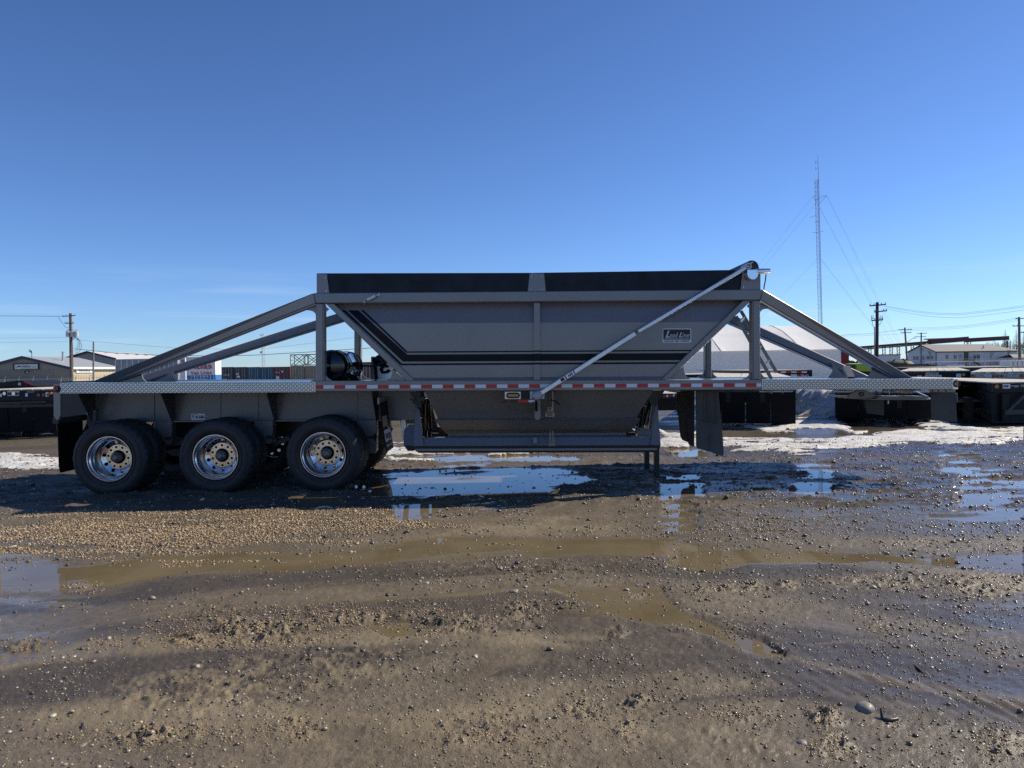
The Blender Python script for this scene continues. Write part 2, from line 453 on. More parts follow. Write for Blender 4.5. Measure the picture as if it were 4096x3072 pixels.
def bandval(bands, px, py):
    w = np.full(px.shape, -9.0)
    for b in bands:
        xs = [p[0] for p in b]; yc = np.interp(px, xs, [p[1] for p in b]); hw = np.interp(px, xs, [p[2] for p in b])
        hw = np.where((px < xs[0]) | (px > xs[-1]), 0, hw)
        d = 1.0 - np.abs(py-yc)/np.maximum(hw, 5.0)
        d = np.where(hw < 1.0, -9.0, d)
        w = np.maximum(w, d)
    return w

GRAV = [[(-200,2150,40),(0,2150,55),(250,2150,86),(700,2150,88),(1100,2125,80),(1400,2112,58),(1560,2100,34),(1720,2110,16),(1900,2115,0)]]

def terrain(x, y):
    px, py = proj_np(x, y, np.zeros_like(x))
    near = sm(14, 9, y)
    # tyre-dragged streaks run with the drive lane, bending round the yard
    v = y - .20*x*(x < 0) + .42*np.maximum(x, 0)*sm(6.2, 4.2, y)
    streak = fbm(x*.16, v, .26, 5, 11)
    lane = fbm(x*.10, v, .75, 4, 13)
    big = fbm(x, y, 1.6, 4, 3)
    med = fbm(x*.7, v, .30, 5, 21)
    fine = fbm(x, y, .075, 4, 31)
    grit = fbm(x, y, .02, 2, 41)
    w = bandval(POOLS, px, py)
    w = np.clip(w, -3, 1) + (fbm(x*.35, v, .28, 5, 51)-.5)*(2.3 + 1.8*sm(2130, 2050, py))*np.clip(1.2-np.abs(w), .25, 1) - .06
    wide = fbm(x*.3, v, .7, 5, 61)
    wet = .38 + 1.15*(wide-.5) + .52*sm(2250, 2900, px)*sm(2340, 2180, py) + .50*sm(760, 250, px)*sm(2190, 2260, py)*sm(2700, 2560, py)
    wet += .44*sm(2600, 3300, px)*sm(2250, 2500, py) + (-.30)*sm(2090, 2010, py)*sm(3500, 2600, px) + .35*(lane-.5)
    wet = np.clip(wet, 0, 1)
    clod = np.zeros_like(x)
    for cx, cy, rx, ry, s in CLODS:
        d = np.sqrt(((px-cx)/rx)**2 + ((py-cy)/ry)**2)
        clod = np.maximum(clod, s*sm(1.3, .2, d + (med-.5)*1.9 + (fine-.5)*.8))
    h = .004 + np.clip(-w, 0, 1.2)*.012 + (big-.5)*.014 + (streak-.5)*.018 + (med-.5)*.013 + (fine-.5)*.011 + (grit-.5)*.0075*(1-.6*sm(.5,.9,wet))
    lump = np.maximum(fbm(x, y, .05, 4, 77, .65)-.45, 0)
    h += clod*(.003 + .13*lump + .03*np.maximum(fbm(x, y, .02, 2, 79)-.5, 0))
    rough = sm(.48, .72, fbm(x*.6, v, .8, 4, 91))*sm(2300, 2700, py)*sm(3900, 2900, px+.3*(3072-py))
    h += rough*(np.maximum(fbm(x, y, .05, 4, 93, .65)-.5, 0)*.05 + (fbm(x, y, .028, 2, 97)-.5)*.012)
    # parallel tread prints in the softest mud
    tr_ = sm(.52, .66, fbm(x*.3, v, .5, 3, 95))*sm(2500, 2800, py)
    h += tr_*.006*np.sin((x+.3*v)*70)*sm(.35, .6, streak)
    h += sm(2090, 2000, py)*sm(16, 13, y)*(np.maximum(fbm(x*.55, y, .20, 5, 141, .62)-.48, 0)*.12)
    edge = np.clip(-w/.45, 0.08, 1)
    h = np.where(h > 0, h*edge, h)
    pool = (w > 0) & (clod < .45)
    film = (h < -.006) & (wide > .52)
    pool = pool | film
    h = np.where(pool, 0.0, np.maximum(h, .0012))
    s = bandval(SNOW, px, py)
    s = np.clip(s, -3, 1) + (fbm(x*.35, y*1.1, .55, 6, 101, .6)-.5)*3.6*np.clip(1.3-np.abs(s), .3, 1) - .20
    extra = sm(27, 34, y)*sm(.50, .60, fbm(x, y*.7, 5.0, 4, 107))
    snow = np.maximum(sm(0, .30, s), extra)
    snow = np.where(pool & (snow < .9), 0, snow)
    h = h + snow*(.006 + .035*fbm(x, y, .5, 4, 111)*sm(.2, 1, snow) + .06*sm(.3, 1, s)*fbm(x*.6, y, .9, 4, 113))
    tan = np.clip(bandval(GRAV, px, py)*1.5 + .3 + (med-.5)*1.6, 0, 1)
    pl1 = np.clip(bandval(PALEB, px, py) + (med-.5)*2.4 + (streak-.5)*1.2, 0, 1)
    pale = np.clip(clod*sm(.38, .58, fine) + rough*.5*sm(.45, .6, fine) + .62*pl1, 0, 1)
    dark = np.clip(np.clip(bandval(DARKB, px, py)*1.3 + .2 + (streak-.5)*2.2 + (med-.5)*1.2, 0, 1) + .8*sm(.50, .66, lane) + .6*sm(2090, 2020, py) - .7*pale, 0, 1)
    global margin
    fl = np.clip(bandval(FILMB, px, py), -2, 1)
    fl = np.clip((fl + (fbm(x*.3, v, .22, 5, 151)-.5)*3.0)*1.6, 0, 1)*.9
    margin = np.maximum(np.clip(1 + w*2.2, 0, 1), fl)*np.clip(1.2-clod*2.2, 0, 1)
    return px, py, h, pool, snow, wet, np.maximum(tan*.15, pale), np.maximum(dark, tan*.75), clod

NC, NR = 940, 820
sx = np.linspace(-1.02, 1.02, NC)
yy = 1.9*np.exp(np.linspace(0, math.log(46/1.9), NR))
X = (sx[None, :]*yy[:, None]); Yg = np.repeat(yy[:, None], NC, 1)
xf, yf = X.ravel(), Yg.ravel()
px, py, h, pool, snow, wet, tan_, dark, clod = terrain(xf, yf)
# a heap of ploughed snow between the parked trailers
hp = W(3262, 1640, 24)
d = np.sqrt(((xf-hp.x)/1.15)**2 + ((yf-23.5)/4.2)**2)
heap = sm(1.1, .1, d + (fbm(xf, yf, .9, 4, 131)-.5)*.35)
h = h + heap*(.85 + .25*(fbm(xf, yf, .35, 4, 133)-.5)); snow = np.maximum(snow, sm(.02, .12, heap)); pool = pool & (heap < .01)

def sheet(name, keep, mats, attrs, al=None):
    """one mesh of those grid faces whose class is kept"""
    idx = np.arange(NR*NC).reshape(NR, NC)
    q = np.stack([idx[:-1, :-1], idx[:-1, 1:], idx[1:, 1:], idx[1:, :-1]], -1).reshape(-1, 4)[keep]
    u, inv = np.unique(q.ravel(), return_inverse=True)
    me = bpy.data.meshes.new(name)
    me.vertices.add(len(u))
    co = np.stack([xf[u], yf[u], h[u]], -1).astype(np.float32)
    me.vertices.foreach_set('co', co.ravel())
    nf = len(q)
    me.loops.add(nf*4); me.polygons.add(nf)
    me.loops.foreach_set('vertex_index', inv.astype(np.int32))
    me.polygons.foreach_set('loop_start', np.arange(0, nf*4, 4, dtype=np.int32))
    me.polygons.foreach_set('use_smooth', np.ones(nf, bool))
    me.update(calc_edges=True)
    at = me.attributes.new('gmask', 'FLOAT_COLOR', 'POINT')
    at.data.foreach_set('color', np.stack([a[u] for a in attrs] + [al[u] if al is not None else np.ones(len(u))], -1).astype(np.float32).ravel())
    me.materials.append(mats)
    o = bpy.data.objects.new(name, me); col.objects.link(o); o['kind'] = 'structure'
    return o

def nodes(name):
    M = bpy.data.materials.new(name); M.use_nodes = True
    return M, M.node_tree.nodes, M.node_tree.links, M.node_tree.nodes['Principled BSDF']

def mixc(n, l, fac, a, b):
    m = n.new('ShaderNodeMix'); m.data_type = 'RGBA'
    for sock, v in ((0, fac), (6, a), (7, b)):
        if isinstance(v, (tuple, float, int)): m.inputs[sock].default_value = v if sock == 0 else tuple(v)+(1,)
        else: l.new(v, m.inputs[sock])
    return m.outputs[2]

def noise(n, l, vec, scale, detail=5, rough=.55):
    t = n.new('ShaderNodeTexNoise'); t.inputs['Scale'].default_value = scale; t.inputs['Detail'].default_value = detail; t.inputs['Roughness'].default_value = rough
    l.new(vec, t.inputs['Vector']); return t.outputs['Fac']

def rng(n, l, v, a, b, c, d):
    t = n.new('ShaderNodeMapRange'); l.new(v, t.inputs[0])
    for i, q in enumerate((a, b, c, d)): t.inputs[i+1].default_value = q
    return t.outputs[0]

def math_(n, l, op, a, b):
    t = n.new('ShaderNodeMath'); t.operation = op
    for i, q in enumerate((a, b)):
        if isinstance(q, (int, float)): t.inputs[i].default_value = q
        else: l.new(q, t.inputs[i])
    return t.outputs[0]

# wet mud
MUD, n, l, b = nodes('wet_mud')
g = n.new('ShaderNodeTexCoord').outputs['Object']
at = n.new('ShaderNodeAttribute'); at.attribute_name = 'gmask'
sp = n.new('ShaderNodeSeparateColor'); l.new(at.outputs['Color'], sp.inputs[0])
wet_, tanm, darkm, marg = sp.outputs[0], sp.outputs[1], sp.outputs[2], at.outputs['Alpha']
n1, n2, n3 = noise(n, l, g, 2.2, 8, .6), noise(n, l, g, 22, 8, .65), noise(n, l, g, 110, 4)
c = mixc(n, l, rng(n, l, n1, .35, .65, 0, 1), (.122,.096,.064), (.182,.146,.098))
c = mixc(n, l, rng(n, l, n2, .42, .68, 0, .55), c, (.066,.053,.040))
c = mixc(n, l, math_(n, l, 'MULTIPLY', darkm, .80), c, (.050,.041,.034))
n4 = noise(n, l, g, 75, 2, .4)
c = mixc(n, l, rng(n, l, n4, .66, .74, 0, .8), c, (.30,.25,.17))
c = mixc(n, l, math_(n, l, 'MULTIPLY', tanm, rng(n, l, n3, .3, .7, .45, 1)), c, (.27,.215,.135))
wetn = math_(n, l, 'MULTIPLY', wet_, rng(n, l, n1, .3, .7, .80, 1.15))
c = mixc(n, l, rng(n, l, wetn, .45, 1, 0, .30), c, (.065,.053,.040))
c = mixc(n, l, math_(n, l, 'MULTIPLY', marg, .75), c, (.150,.116,.066))
l.new(c, b.inputs['Base Color'])
ro = rng(n, l, wetn, .15, .95, .66, .17)
ro = math_(n, l, 'ADD', ro, rng(n, l, n2, .3, .7, -.05, .07))
ro = math_(n, l, 'MULTIPLY', ro, rng(n, l, marg, 0, 1, 1, .25))
ro = math_(n, l, 'MAXIMUM', ro, .035)
l.new(ro, b.inputs['Roughness'])
b.inputs['IOR'].default_value = 1.36
hgt = math_(n, l, 'ADD', math_(n, l, 'MULTIPLY', n2, .5), math_(n, l, 'MULTIPLY', n3, .40))
hgt = math_(n, l, 'ADD', hgt, math_(n, l, 'MULTIPLY', noise(n, l, g, 260, 3), .18))
bp = n.new('ShaderNodeBump'); bp.inputs['Distance'].default_value = .016
dry = math_(n, l, 'MULTIPLY', rng(n, l, wetn, .25, .9, .95, .30), rng(n, l, marg, 0, 1, 1, .15))
l.new(math_(n, l, 'MULTIPLY', dry, rng(n, l, darkm, 0, 1, 1, .45)), bp.inputs['Strength'])
l.new(hgt, bp.inputs['Height']); l.new(bp.outputs[0], b.inputs['Normal'])

# standing muddy water
WATER, n, l, b = nodes('muddy_water')
g = n.new('ShaderNodeTexCoord').outputs['Object']
at = n.new('ShaderNodeAttribute'); at.attribute_name = 'gmask'
n1 = noise(n, l, g, 1.4, 6, .6)
c = mixc(n, l, rng(n, l, n1, .35, .65, 0, 1), (.125,.096,.052), (.175,.138,.080))
l.new(c, b.inputs['Base Color'])
b.inputs['Roughness'].default_value = .025
b.inputs['IOR'].default_value = 1.40
bp = n.new('ShaderNodeBump'); bp.inputs['Strength'].default_value = .05; bp.inputs['Distance'].default_value = .006
l.new(noise(n, l, g, 9, 3), bp.inputs['Height']); l.new(bp.outputs[0], b.inputs['Normal'])

# old snow and ice
SNOWM, n, l, b = nodes('old_snow')
g = n.new('ShaderNodeTexCoord').outputs['Object']
at = n.new('ShaderNodeAttribute'); at.attribute_name = 'gmask'
sp = n.new('ShaderNodeSeparateColor'); l.new(at.outputs['Color'], sp.inputs[0])
n1, n2 = noise(n, l, g, 3, 8, .7), noise(n, l, g, 30, 6, .6)
c = mixc(n, l, rng(n, l, n1, .40, .66, 0, 1), (.74,.73,.70), (.46,.43,.36))
c = mixc(n, l, rng(n, l, n2, .50, .66, 0, .75), c, (.20,.165,.12))
c = mixc(n, l, rng(n, l, sp.outputs[0], 0, .9, 1, 0), (.85,.85,.84), c) if False else c
c = mixc(n, l, rng(n, l, sp.outputs[1], .25, .95, .85, 0), c, (.13,.105,.075))
l.new(c, b.inputs['Base Color'])
l.new(rng(n, l, n2, .3, .7, .35, .7), b.inputs['Roughness'])
bp = n.new('ShaderNodeBump'); bp.inputs['Strength'].default_value = .6; bp.inputs['Distance'].default_value = .03
l.new(math_(n, l, 'ADD', n2, math_(n, l, 'MULTIPLY', n1, 1.2)), bp.inputs['Height']); l.new(bp.outputs[0], b.inputs['Normal'])

P2 = pool.reshape(NR, NC); S2 = (snow > .34).reshape(NR, NC)
def quadall(a): return (a[:-1, :-1] & a[:-1, 1:] & a[1:, 1:] & a[1:, :-1]).ravel()
def quadmost(a): return ((a[:-1, :-1].astype(int) + a[:-1, 1:] + a[1:, 1:] + a[1:, :-1]) >= 3).ravel()
k_sn = quadmost(S2); k_wa = quadall(P2) & ~k_sn
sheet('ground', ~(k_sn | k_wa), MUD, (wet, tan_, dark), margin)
sheet('puddle_water', k_wa, WATER, (wet, tan_, dark))
sheet('snow', k_sn, SNOWM, (wet, snow, dark))

# the yard and fields beyond, out to the horizon
FIELD = mat('thawing_field', (.20,.185,.16), .9, 0, .35, .05, 0, 1, 0, dirt=.8, dirtc=(.62,.62,.61))
f = MB().add([(-6000,-80,-.03),(6000,-80,-.03),(6000,9000,-.03),(-6000,9000,-.03)], [(0,1,2,3)])
f.build('field', FIELD, kind='structure')

# loose pebbles and clods: real stones, far too many to count
def ico(seed, sub=1, jit=.38, flat=.58):
    rs = np.random.RandomState(seed)
    bm = bmesh.new(); bmesh.ops.create_icosphere(bm, subdivisions=sub, radius=1)
    v = np.array([q.co[:] for q in bm.verts]); f = np.array([[q.index for q in p.verts] for p in bm.faces]); bm.free()
    v = v*(1+rs.uniform(-jit, jit, (len(v), 1))); v[:, 2] *= flat; v[:, 0] *= rs.uniform(.75, 1.3)
    return v, f

def height_at(x, y):
    ci = np.clip(((x/y)+1.02)/2.04*(NC-1), 0, NC-1.001); ri = np.clip(np.log(y/1.9)/math.log(46/1.9)*(NR-1), 0, NR-1.001)
    return h.reshape(NR, NC)[ri.round().astype(int), ci.round().astype(int)], pool.reshape(NR, NC)[ri.round().astype(int), ci.round().astype(int)]

PEB, n, l, b = nodes('pebble')
at = n.new('ShaderNodeAttribute'); at.attribute_name = 'gmask'
g = n.new('ShaderNodeTexCoord').outputs['Object']
c = mixc(n, l, rng(n, l, noise(n, l, g, 160, 3), .35, .65, 0, .5), at.outputs['Color'], (.09,.075,.055))
l.new(c, b.inputs['Base Color']); b.inputs['Roughness'].default_value = .24

def pebbles(name, x, y, r, cols, seed, sub=1, lo=-.35):
    rs = np.random.RandomState(seed); vars_ = [ico(seed+k, sub) for k in range(6)]
    z, pl = height_at(x, y)
    pick = rs.randint(0, 6, len(x)); ang = rs.uniform(0, 6.283, len(x)); sink = rs.uniform(lo, .40, len(x))
    VV, FF, CC = [], [], []; base = 0
    for k in range(6):
        i = np.where(pick == k)[0]; v, f = vars_[k]
        c_, s_ = np.cos(ang[i])[:, None], np.sin(ang[i])[:, None]
        vx = (v[None, :, 0]*c_ - v[None, :, 1]*s_)*r[i][:, None] + x[i][:, None]
        vy = (v[None, :, 0]*s_ + v[None, :, 1]*c_)*r[i][:, None] + y[i][:, None]
        vz = v[None, :, 2]*r[i][:, None] + (z[i] + r[i]*sink[i])[:, None]
        VV.append(np.stack([vx, vy, vz], -1).reshape(-1, 3)); nv = len(v)
        FF.append((f[None] + (np.arange(len(i))*nv)[:, None, None] + base).reshape(-1, 3))
        CC.append(np.repeat(cols[i], nv, 0)); base += len(i)*nv
    VV, FF, CC = np.concatenate(VV), np.concatenate(FF), np.concatenate(CC)
    me = bpy.data.meshes.new(name); me.vertices.add(len(VV)); me.vertices.foreach_set('co', VV.astype(np.float32).ravel())
    me.loops.add(len(FF)*3); me.polygons.add(len(FF)); me.loops.foreach_set('vertex_index', FF.astype(np.int32).ravel())
    me.polygons.foreach_set('loop_start', np.arange(0, len(FF)*3, 3, dtype=np.int32)); me.update(calc_edges=True)
    me.attributes.new('gmask', 'FLOAT_COLOR', 'POINT').data.foreach_set('color', np.concatenate([CC, np.ones((len(CC), 1))], 1).astype(np.float32).ravel())
    me.materials.append(PEB)
    o = bpy.data.objects.new(name, me); col.objects.link(o); o['kind'] = 'stuff'
    return o

rs = np.random.RandomState(5)
def tones(n_, tan):
    a = np.array([(.36,.28,.17),(.30,.24,.16),(.42,.35,.24),(.20,.165,.12),(.27,.20,.13)] if tan else [(.11,.095,.078),(.16,.14,.115),(.085,.078,.07),(.24,.21,.165),(.13,.11,.085),(.34,.31,.26),(.48,.45,.38)])
    return a[rs.randint(0, len(a), n_)]*rs.uniform(.5, 1.25, (n_, 1))*(np.array([1.14, 1.0, .82]) if tan else np.array([1.05, 1.0, .92]))
# the band of tan washed gravel beside the rear wheels
N = 60000
gx, gy = rs.uniform(-6.2, .2, N), rs.uniform(6.0, 8.9, N)
gp, gq = proj_np(gx, gy, np.zeros(N))
dens = bandval(GRAV, gp, gq)
keep = (np.clip(dens, -1, .8)*1.5 + .28 + (fbm(gx*.5, gy*1.6, .35, 3, 7)-.5)*2.4 + (fbm(gx*.08, gy+.10*gx, .13, 3, 9)-.5)*2.6) > rs.uniform(0, 1.2, N)
gx, gy = gx[keep][:23000], gy[keep][:23000]
pebbles('gravel', gx, gy, np.clip(.0085*np.exp(rs.normal(0, .32, len(gx))), .0045, .019), tones(len(gx), True)*1.18, 1, 1, -.1)
# scattered pebbles over the whole mud
N = 85000
gy = 2.4*np.exp(rs.uniform(0, math.log(15/2.4), N)); gx = gy*rs.uniform(-.8, .8, N)
gp, gq = proj_np(gx, gy, np.zeros(N))
z_, pl_ = height_at(gx, gy)
cl = fbm(gx, gy, .5, 4, 15)
keep = (rs.uniform(0, 1, N) < np.clip(.26 + 2.6*(cl-.44) + .30*sm(2400, 3400, gp), .04, 1)) & ~(pl_ & (rs.uniform(0, 1, N) < .72))
gx, gy = gx[keep], gy[keep]
rr_ = .0022 + .0080*rs.uniform(0, 1, len(gx))**3 + .012*(rs.uniform(0, 1, len(gx)) < .05)*rs.uniform(.3, 1, len(gx))
rr_ *= np.clip(gy/4.2, .8, 1.9)
pebbles('pebbles', gx, gy, rr_, tones(len(gx), False), 2)
# crumbs of frozen gravel broken out of the ruts
bx, by = [], []
for cx, cy, rx, ry, s_ in CLODS:
    k = int(rx*ry*s_/7)
    a_ = rs.uniform(0, 6.283, k); q_ = 1.35*rs.uniform(0, 1, k)**.75
    for pxx, pyy in zip(cx+rx*q_*np.cos(a_), cy+ry*q_*np.sin(a_)):
        p = G(pxx, pyy); bx.append(p.x); by.append(p.y)
bx, by = np.array(bx), np.array(by)
pebbles('frozen_clods', bx, by, (.0022+.0080*rs.uniform(0, 1, len(bx))**4)*np.clip(by/4.5, .7, 1.6), tones(len(bx), True)*np.array([.92, .92, .90]), 3)

# single stones that stand out
STONE = mat('stone', (.20,.185,.16), .5, 0, .3, 14, .2, 60, .15)
def stone_mesh(seed):
    v, f_ = ico(seed, 3, .0, .62)
    me = bpy.data.meshes.new('stone')
    v = np.array([Vector(q)*(1+.22*(2*fbm(np.array([q[0]*1.3+9*seed]), np.array([q[1]*1.3+q[2]*.7]), 1.0, 3, seed)[0]-1)) for q in v])
    me.from_pydata([tuple(q) for q in v], [], [tuple(q) for q in f_.tolist()]); me.shade_smooth(); me.materials.append(STONE)
    return me
sm_ = [stone_mesh(40+k) for k in range(5)]
def stone(px_, py_, r, k=0, label=None, group='loose stones on the mud', flat=1.0, cat='stone'):
    p = G(px_, py_)
    o = bpy.data.objects.new('stone', sm_[k % 5]); col.objects.link(o)
    o.location = (p.x, p.y, r*.22); o.scale = (r*random.uniform(.9, 1.3), r*random.uniform(.8, 1.1), r*flat*random.uniform(.8, 1.1)); o.rotation_euler = (random.uniform(-.2, .2), random.uniform(-.2, .2), random.uniform(0, 6.28))
    tag(o, label or 'small muddy stone lying loose on the wet yard', cat, group)
    return o
stone(3462, 2846, .055, 0, 'large rounded flat stone lying beside the bent rubber strip', None)
stone(3308, 2690, .026, 1, 'dark oval stone alone in the pale run-off channel', None)
stone(2055, 2372, .032, 2, 'smooth dark stone at the end of the thin brown trickle', None)
stone(3207, 2983, .027, 3, 'angular grey stone with a lit right face near the bottom edge', None)
stone(2628, 1893, .12, 4, 'dark mud lump beside the near landing leg', None, .7, 'mud lump').location.x += .30
stone(327, 2998, .026, 2, 'pale tan rounded stone at the lower left of the yard', None)
for i, (a_, b_, lab_) in enumerate([(975,2647,'small pale stone on the dark rolled lane, upper one of a loose pair'), (1025,2674,'small pale stone on the dark rolled lane, lower one of a loose pair'),
 (895,2703,'small pale stone standing alone on the dark lane left of the loose pair'), (1225,2815,'pale stone at the right end of the dark lane'), (830,2812,'grey stone below the dark lane above the broken clods'),
 (520,2878,'small grey stone above the pale rounded stone at lower left'), (1636,2338,'grey stone on the mud between the long brown puddle and the pale clods'), (1160,2435,'upright pale stone at the upper edge of the big clod patch'),
 (3710,2620,'dark stone highest of the scattered stones at right'), (3680,2700,'dark stone beside the stick, left one of the right hand cluster'), (3780,2735,'dark stone in the middle of the right hand cluster'),
 (3850,2740,'large dark stone at the right of the right hand cluster'), (3548,2915,'small stone just below the bent rubber strip'), (4020,2850,'rounded stone near the right edge below the cluster'),
 (3850,3000,'pale wet stone close to the lower right corner'), (4088,2880,'dark stone cut by the right edge of the picture'), (2600,2930,'dark stone in the mud right of the lower middle clods'), (2730,2690,'small dark stone at the end of the dark middle lane')]):
    stone(a_, b_, random.uniform(.013, .022), i, lab_)
# litter on the yard
RUBS = mat('old_rubber_strip', (.03,.032,.03), .4, 0, .3, 20, .1, 80)
p = [G(a_, b_, .02) for a_, b_ in ((3525,2860),(3530,2874),(3545,2880),(3570,2880),(3592,2874))]
p[0].z = .05
tag(MB().tube(p, [.006,.009,.010,.009,.006], 8).build('rubber_strip', RUBS, smooth=50), 'bent black rubber strip beside the large flat stone', 'rubber strip')
tag(MB().tube([G(3972,2546,.012), G(3985,2550,.016), G(4015,2556,.012)], .006, 6).build('red_plastic_piece', REDLB, smooth=50), 'thin red plastic scrap on the wet mud at far right', 'litter')
tag(MB().tube([G(3655,2660,.012), G(3680,2680,.02), G(3700,2700,.012)], .008, 6).build('stick', WOODD, smooth=50), 'dark thin stick among the stones at right', 'stick')
tag(MB().tube([G(300,2933,.01), G(322,2920,.02), G(332,2905,.03), G(330,2893,.02)], .005, 6).build('wire_scrap', WIRE, smooth=50), 'curved dark wire scrap on the mud at lower left', 'litter')
# ---------------------------------------------------------------- the grey bottom-dump trailer
def z1(x, y): return (x/2.16, 1200+y/2.16)
def z2(x, y): return (1024+x/2.16, 1000+y/2.16)
def z3(x, y): return (2048+x/2.16, 1000+y/2.16)
def z4(x, y): return (3072+x/2.16, 1100+y/2.16)
def z7(x, y): return (1600+x/2.011, 1480+y/2.011)
def zs(fn, *pts): return [fn(*p) for p in pts]

YN, YC = 9.75, 11.05
base = W(1300, 1536, YC); base.z = 0
TR = thing('bottom_dump_trailer', 'long grey bottom dump trailer with black sideboards, parked side on across the wet yard', 'trailer', (base.x, YC, 0))

def both(name, mb, m, **k):
    a = mb.build(name, m, TR, **k)
    c = mb.mirror(YC).build(name, m, TR, **k)
    return a, c

# --- deck rails and decks
def railtop(x): return 1532.5 - (x-240)*(17.5/3585)
def railbot(x): return 1573.5 - (x-240)*(18.5/3585)
both('side_rail', MB().pp([(1262, railtop(1262)-4), (3048, railtop(3048)+0), (3048, railbot(3048)), (1262, railbot(1262)-3)], YN, .16), PAINT, bevel=.006)
for (a, b) in ((241, 1262), (3048, 3812)):
    def lugs(x0, x1, Y):
        mb = MB()
        p00, p10, p01, p11 = W(x0, railbot(x0), Y), W(x1, railbot(x1), Y), W(x0, railtop(x0), Y), W(x1, railtop(x1), Y)
        L = (p10-p00).length; H = (p01-p00).length
        nu, nv = int(L/.030), 5
        for i in range(nu):
            for j in range(nv):
                u, v = (i+.5)/nu, (j+.5)/nv
                c = p00.lerp(p10, u).lerp(p01.lerp(p11, u), v)
                s = 1 if (i+j) % 2 else -1
                d = Vector((.0165, 0, .0130*s)); w = Vector((-.0046*s, 0, .0052))
                mb.add([c-d, c+w, c+d, c-w, c-d*.5+Vector((0,-.0055,0)), c+d*.5+Vector((0,-.0055,0))],
                       [(0,3,4), (3,5,4), (3,2,5), (2,1,5), (1,4,5), (1,0,4)])
        return mb
    pl = MB().pp([(a, railtop(a)), (b, railtop(b)), (b, railbot(b)), (a, railbot(a))], YN-.006, .02)
    # folded over on top
    t0, t1 = W(a, railtop(a), YN), W(b, railtop(b), YN)
    pl.hexa([t0+V3(0,0,.001), t1+V3(0,0,.001), t1+V3(0,.34,.001), t0+V3(0,.34,.001)], [t0+V3(0,0,.004), t1+V3(0,0,.004), t1+V3(0,.34,.004), t0+V3(0,.34,.004)])
    pn, pf = both('tread_plate', pl, TREADM)
    lg = lugs(a+3, b-3, YN-.0065).build('tread_lugs', TREADM, TR, kind='stuff'); lg.parent = pn
# deck surfaces
def slab(x0, x1, ya, yb, dz=-.006, th=.10):
    p, q = W(x0, railtop(x0), YN), W(x1, railtop(x1), YN)
    mb = MB()
    P = [Vector((p.x, ya, p.z+dz)), Vector((q.x, ya, q.z+dz)), Vector((q.x, yb, q.z+dz)), Vector((p.x, yb, p.z+dz))]
    mb.prism(P, (0, 0, -th)); return mb
slab(241, 1640, YN+.02, 2*YC-YN-.02).build('rear_deck', TREADM, TR)
slab(2690, 3812, YN+.02, 2*YC-YN-.02).build('front_deck', TREADM, TR)

# --- reflective tape: every red and white length
def tapey(x): return 1548 - (x-1262)*(8.0/1786)
bx_ = [1262, 1293.5]
while bx_[-1] < 3040: bx_.append(bx_[-1] + 43.15 + .9*abs((bx_[-1]-2150)/900)**2*.6)
bx_ = [v for v in bx_ if v < 3046] + [3046]
redn = None
for i in range(len(bx_)-1):
    a, b = bx_[i]+.35, bx_[i+1]-.35
    mb = MB().pp([(a, tapey(a)-7), (b, tapey(b)-7), (b, tapey(b)+7), (a, tapey(a)+7)], YN-.003, .004)
    mb.build('red_tape' if i % 2 == 0 else 'white_tape', REDT if i % 2 == 0 else WHT, TR)

# --- top rail and the A-frame beams
both('top_rail', MB().pp([(1253, 1172), (3052, 1157.5), (3041, 1200), (1263, 1213.5)], YN, .16), PAINT, bevel=.010)
def beam(A, B, YA, YB, th=.15):
    mb = MB()
    a0, a1 = W(*A[0], YA), W(*A[1], YA); b0, b1 = W(*B[0], YB), W(*B[1], YB)
    t = Vector((0, th, 0))
    return mb.hexa([a0, a1, a1+t, a0+t], [b0, b1, b1+t, b0+t])
YR, YF = 10.52, 10.38
mb = beam(((1252.6, 1172.2), (1262.6, 1213.6)), ((354, 1531), (449, 1531)), YN, YR)
both('rear_frame_beam', mb, PAINT, bevel=.010)
mb = beam(((3052.4, 1157.7), (3041.4, 1200.2)), ((3658, 1515), (3590, 1516)), YN, YF)
both('front_frame_beam', mb, PAINT, bevel=.010)
# thin lower flange of each beam
mb = beam(((1263, 1214), (1265, 1219)), ((449, 1531.5), (463, 1531.5)), YN+.012, YR+.012, .12)
both('beam_flange', mb, PAINT2)
mb = beam(((3041, 1200.6), (3038, 1206)), ((3590, 1516), (3576, 1516)), YN+.012, YF+.012, .12)
both('beam_flange', mb, TREADM)
# gussets with a scooped edge
def scoop(p, q, c, n=8):
    """curve from p to q bowing towards c"""
    return [((1-t)**2*p[0]+2*t*(1-t)*c[0]+t*t*q[0], (1-t)**2*p[1]+2*t*(1-t)*c[1]+t*t*q[1]) for t in [i/n for i in range(n+1)]]
def gus(pts, Y, t=.02, m=PAINT): both('gusset', MB().pp(pts, Y, t), m)
gus([(449, 1531), (572, 1484)] + scoop((572, 1484), (590, 1531), (557, 1512)), YR-.02+.05, .03)
gus([(3590, 1516), (3470, 1447)] + scoop((3477, 1451), (3466, 1513), (3500, 1485)) + [(3470, 1516)], YF+.03, .03)

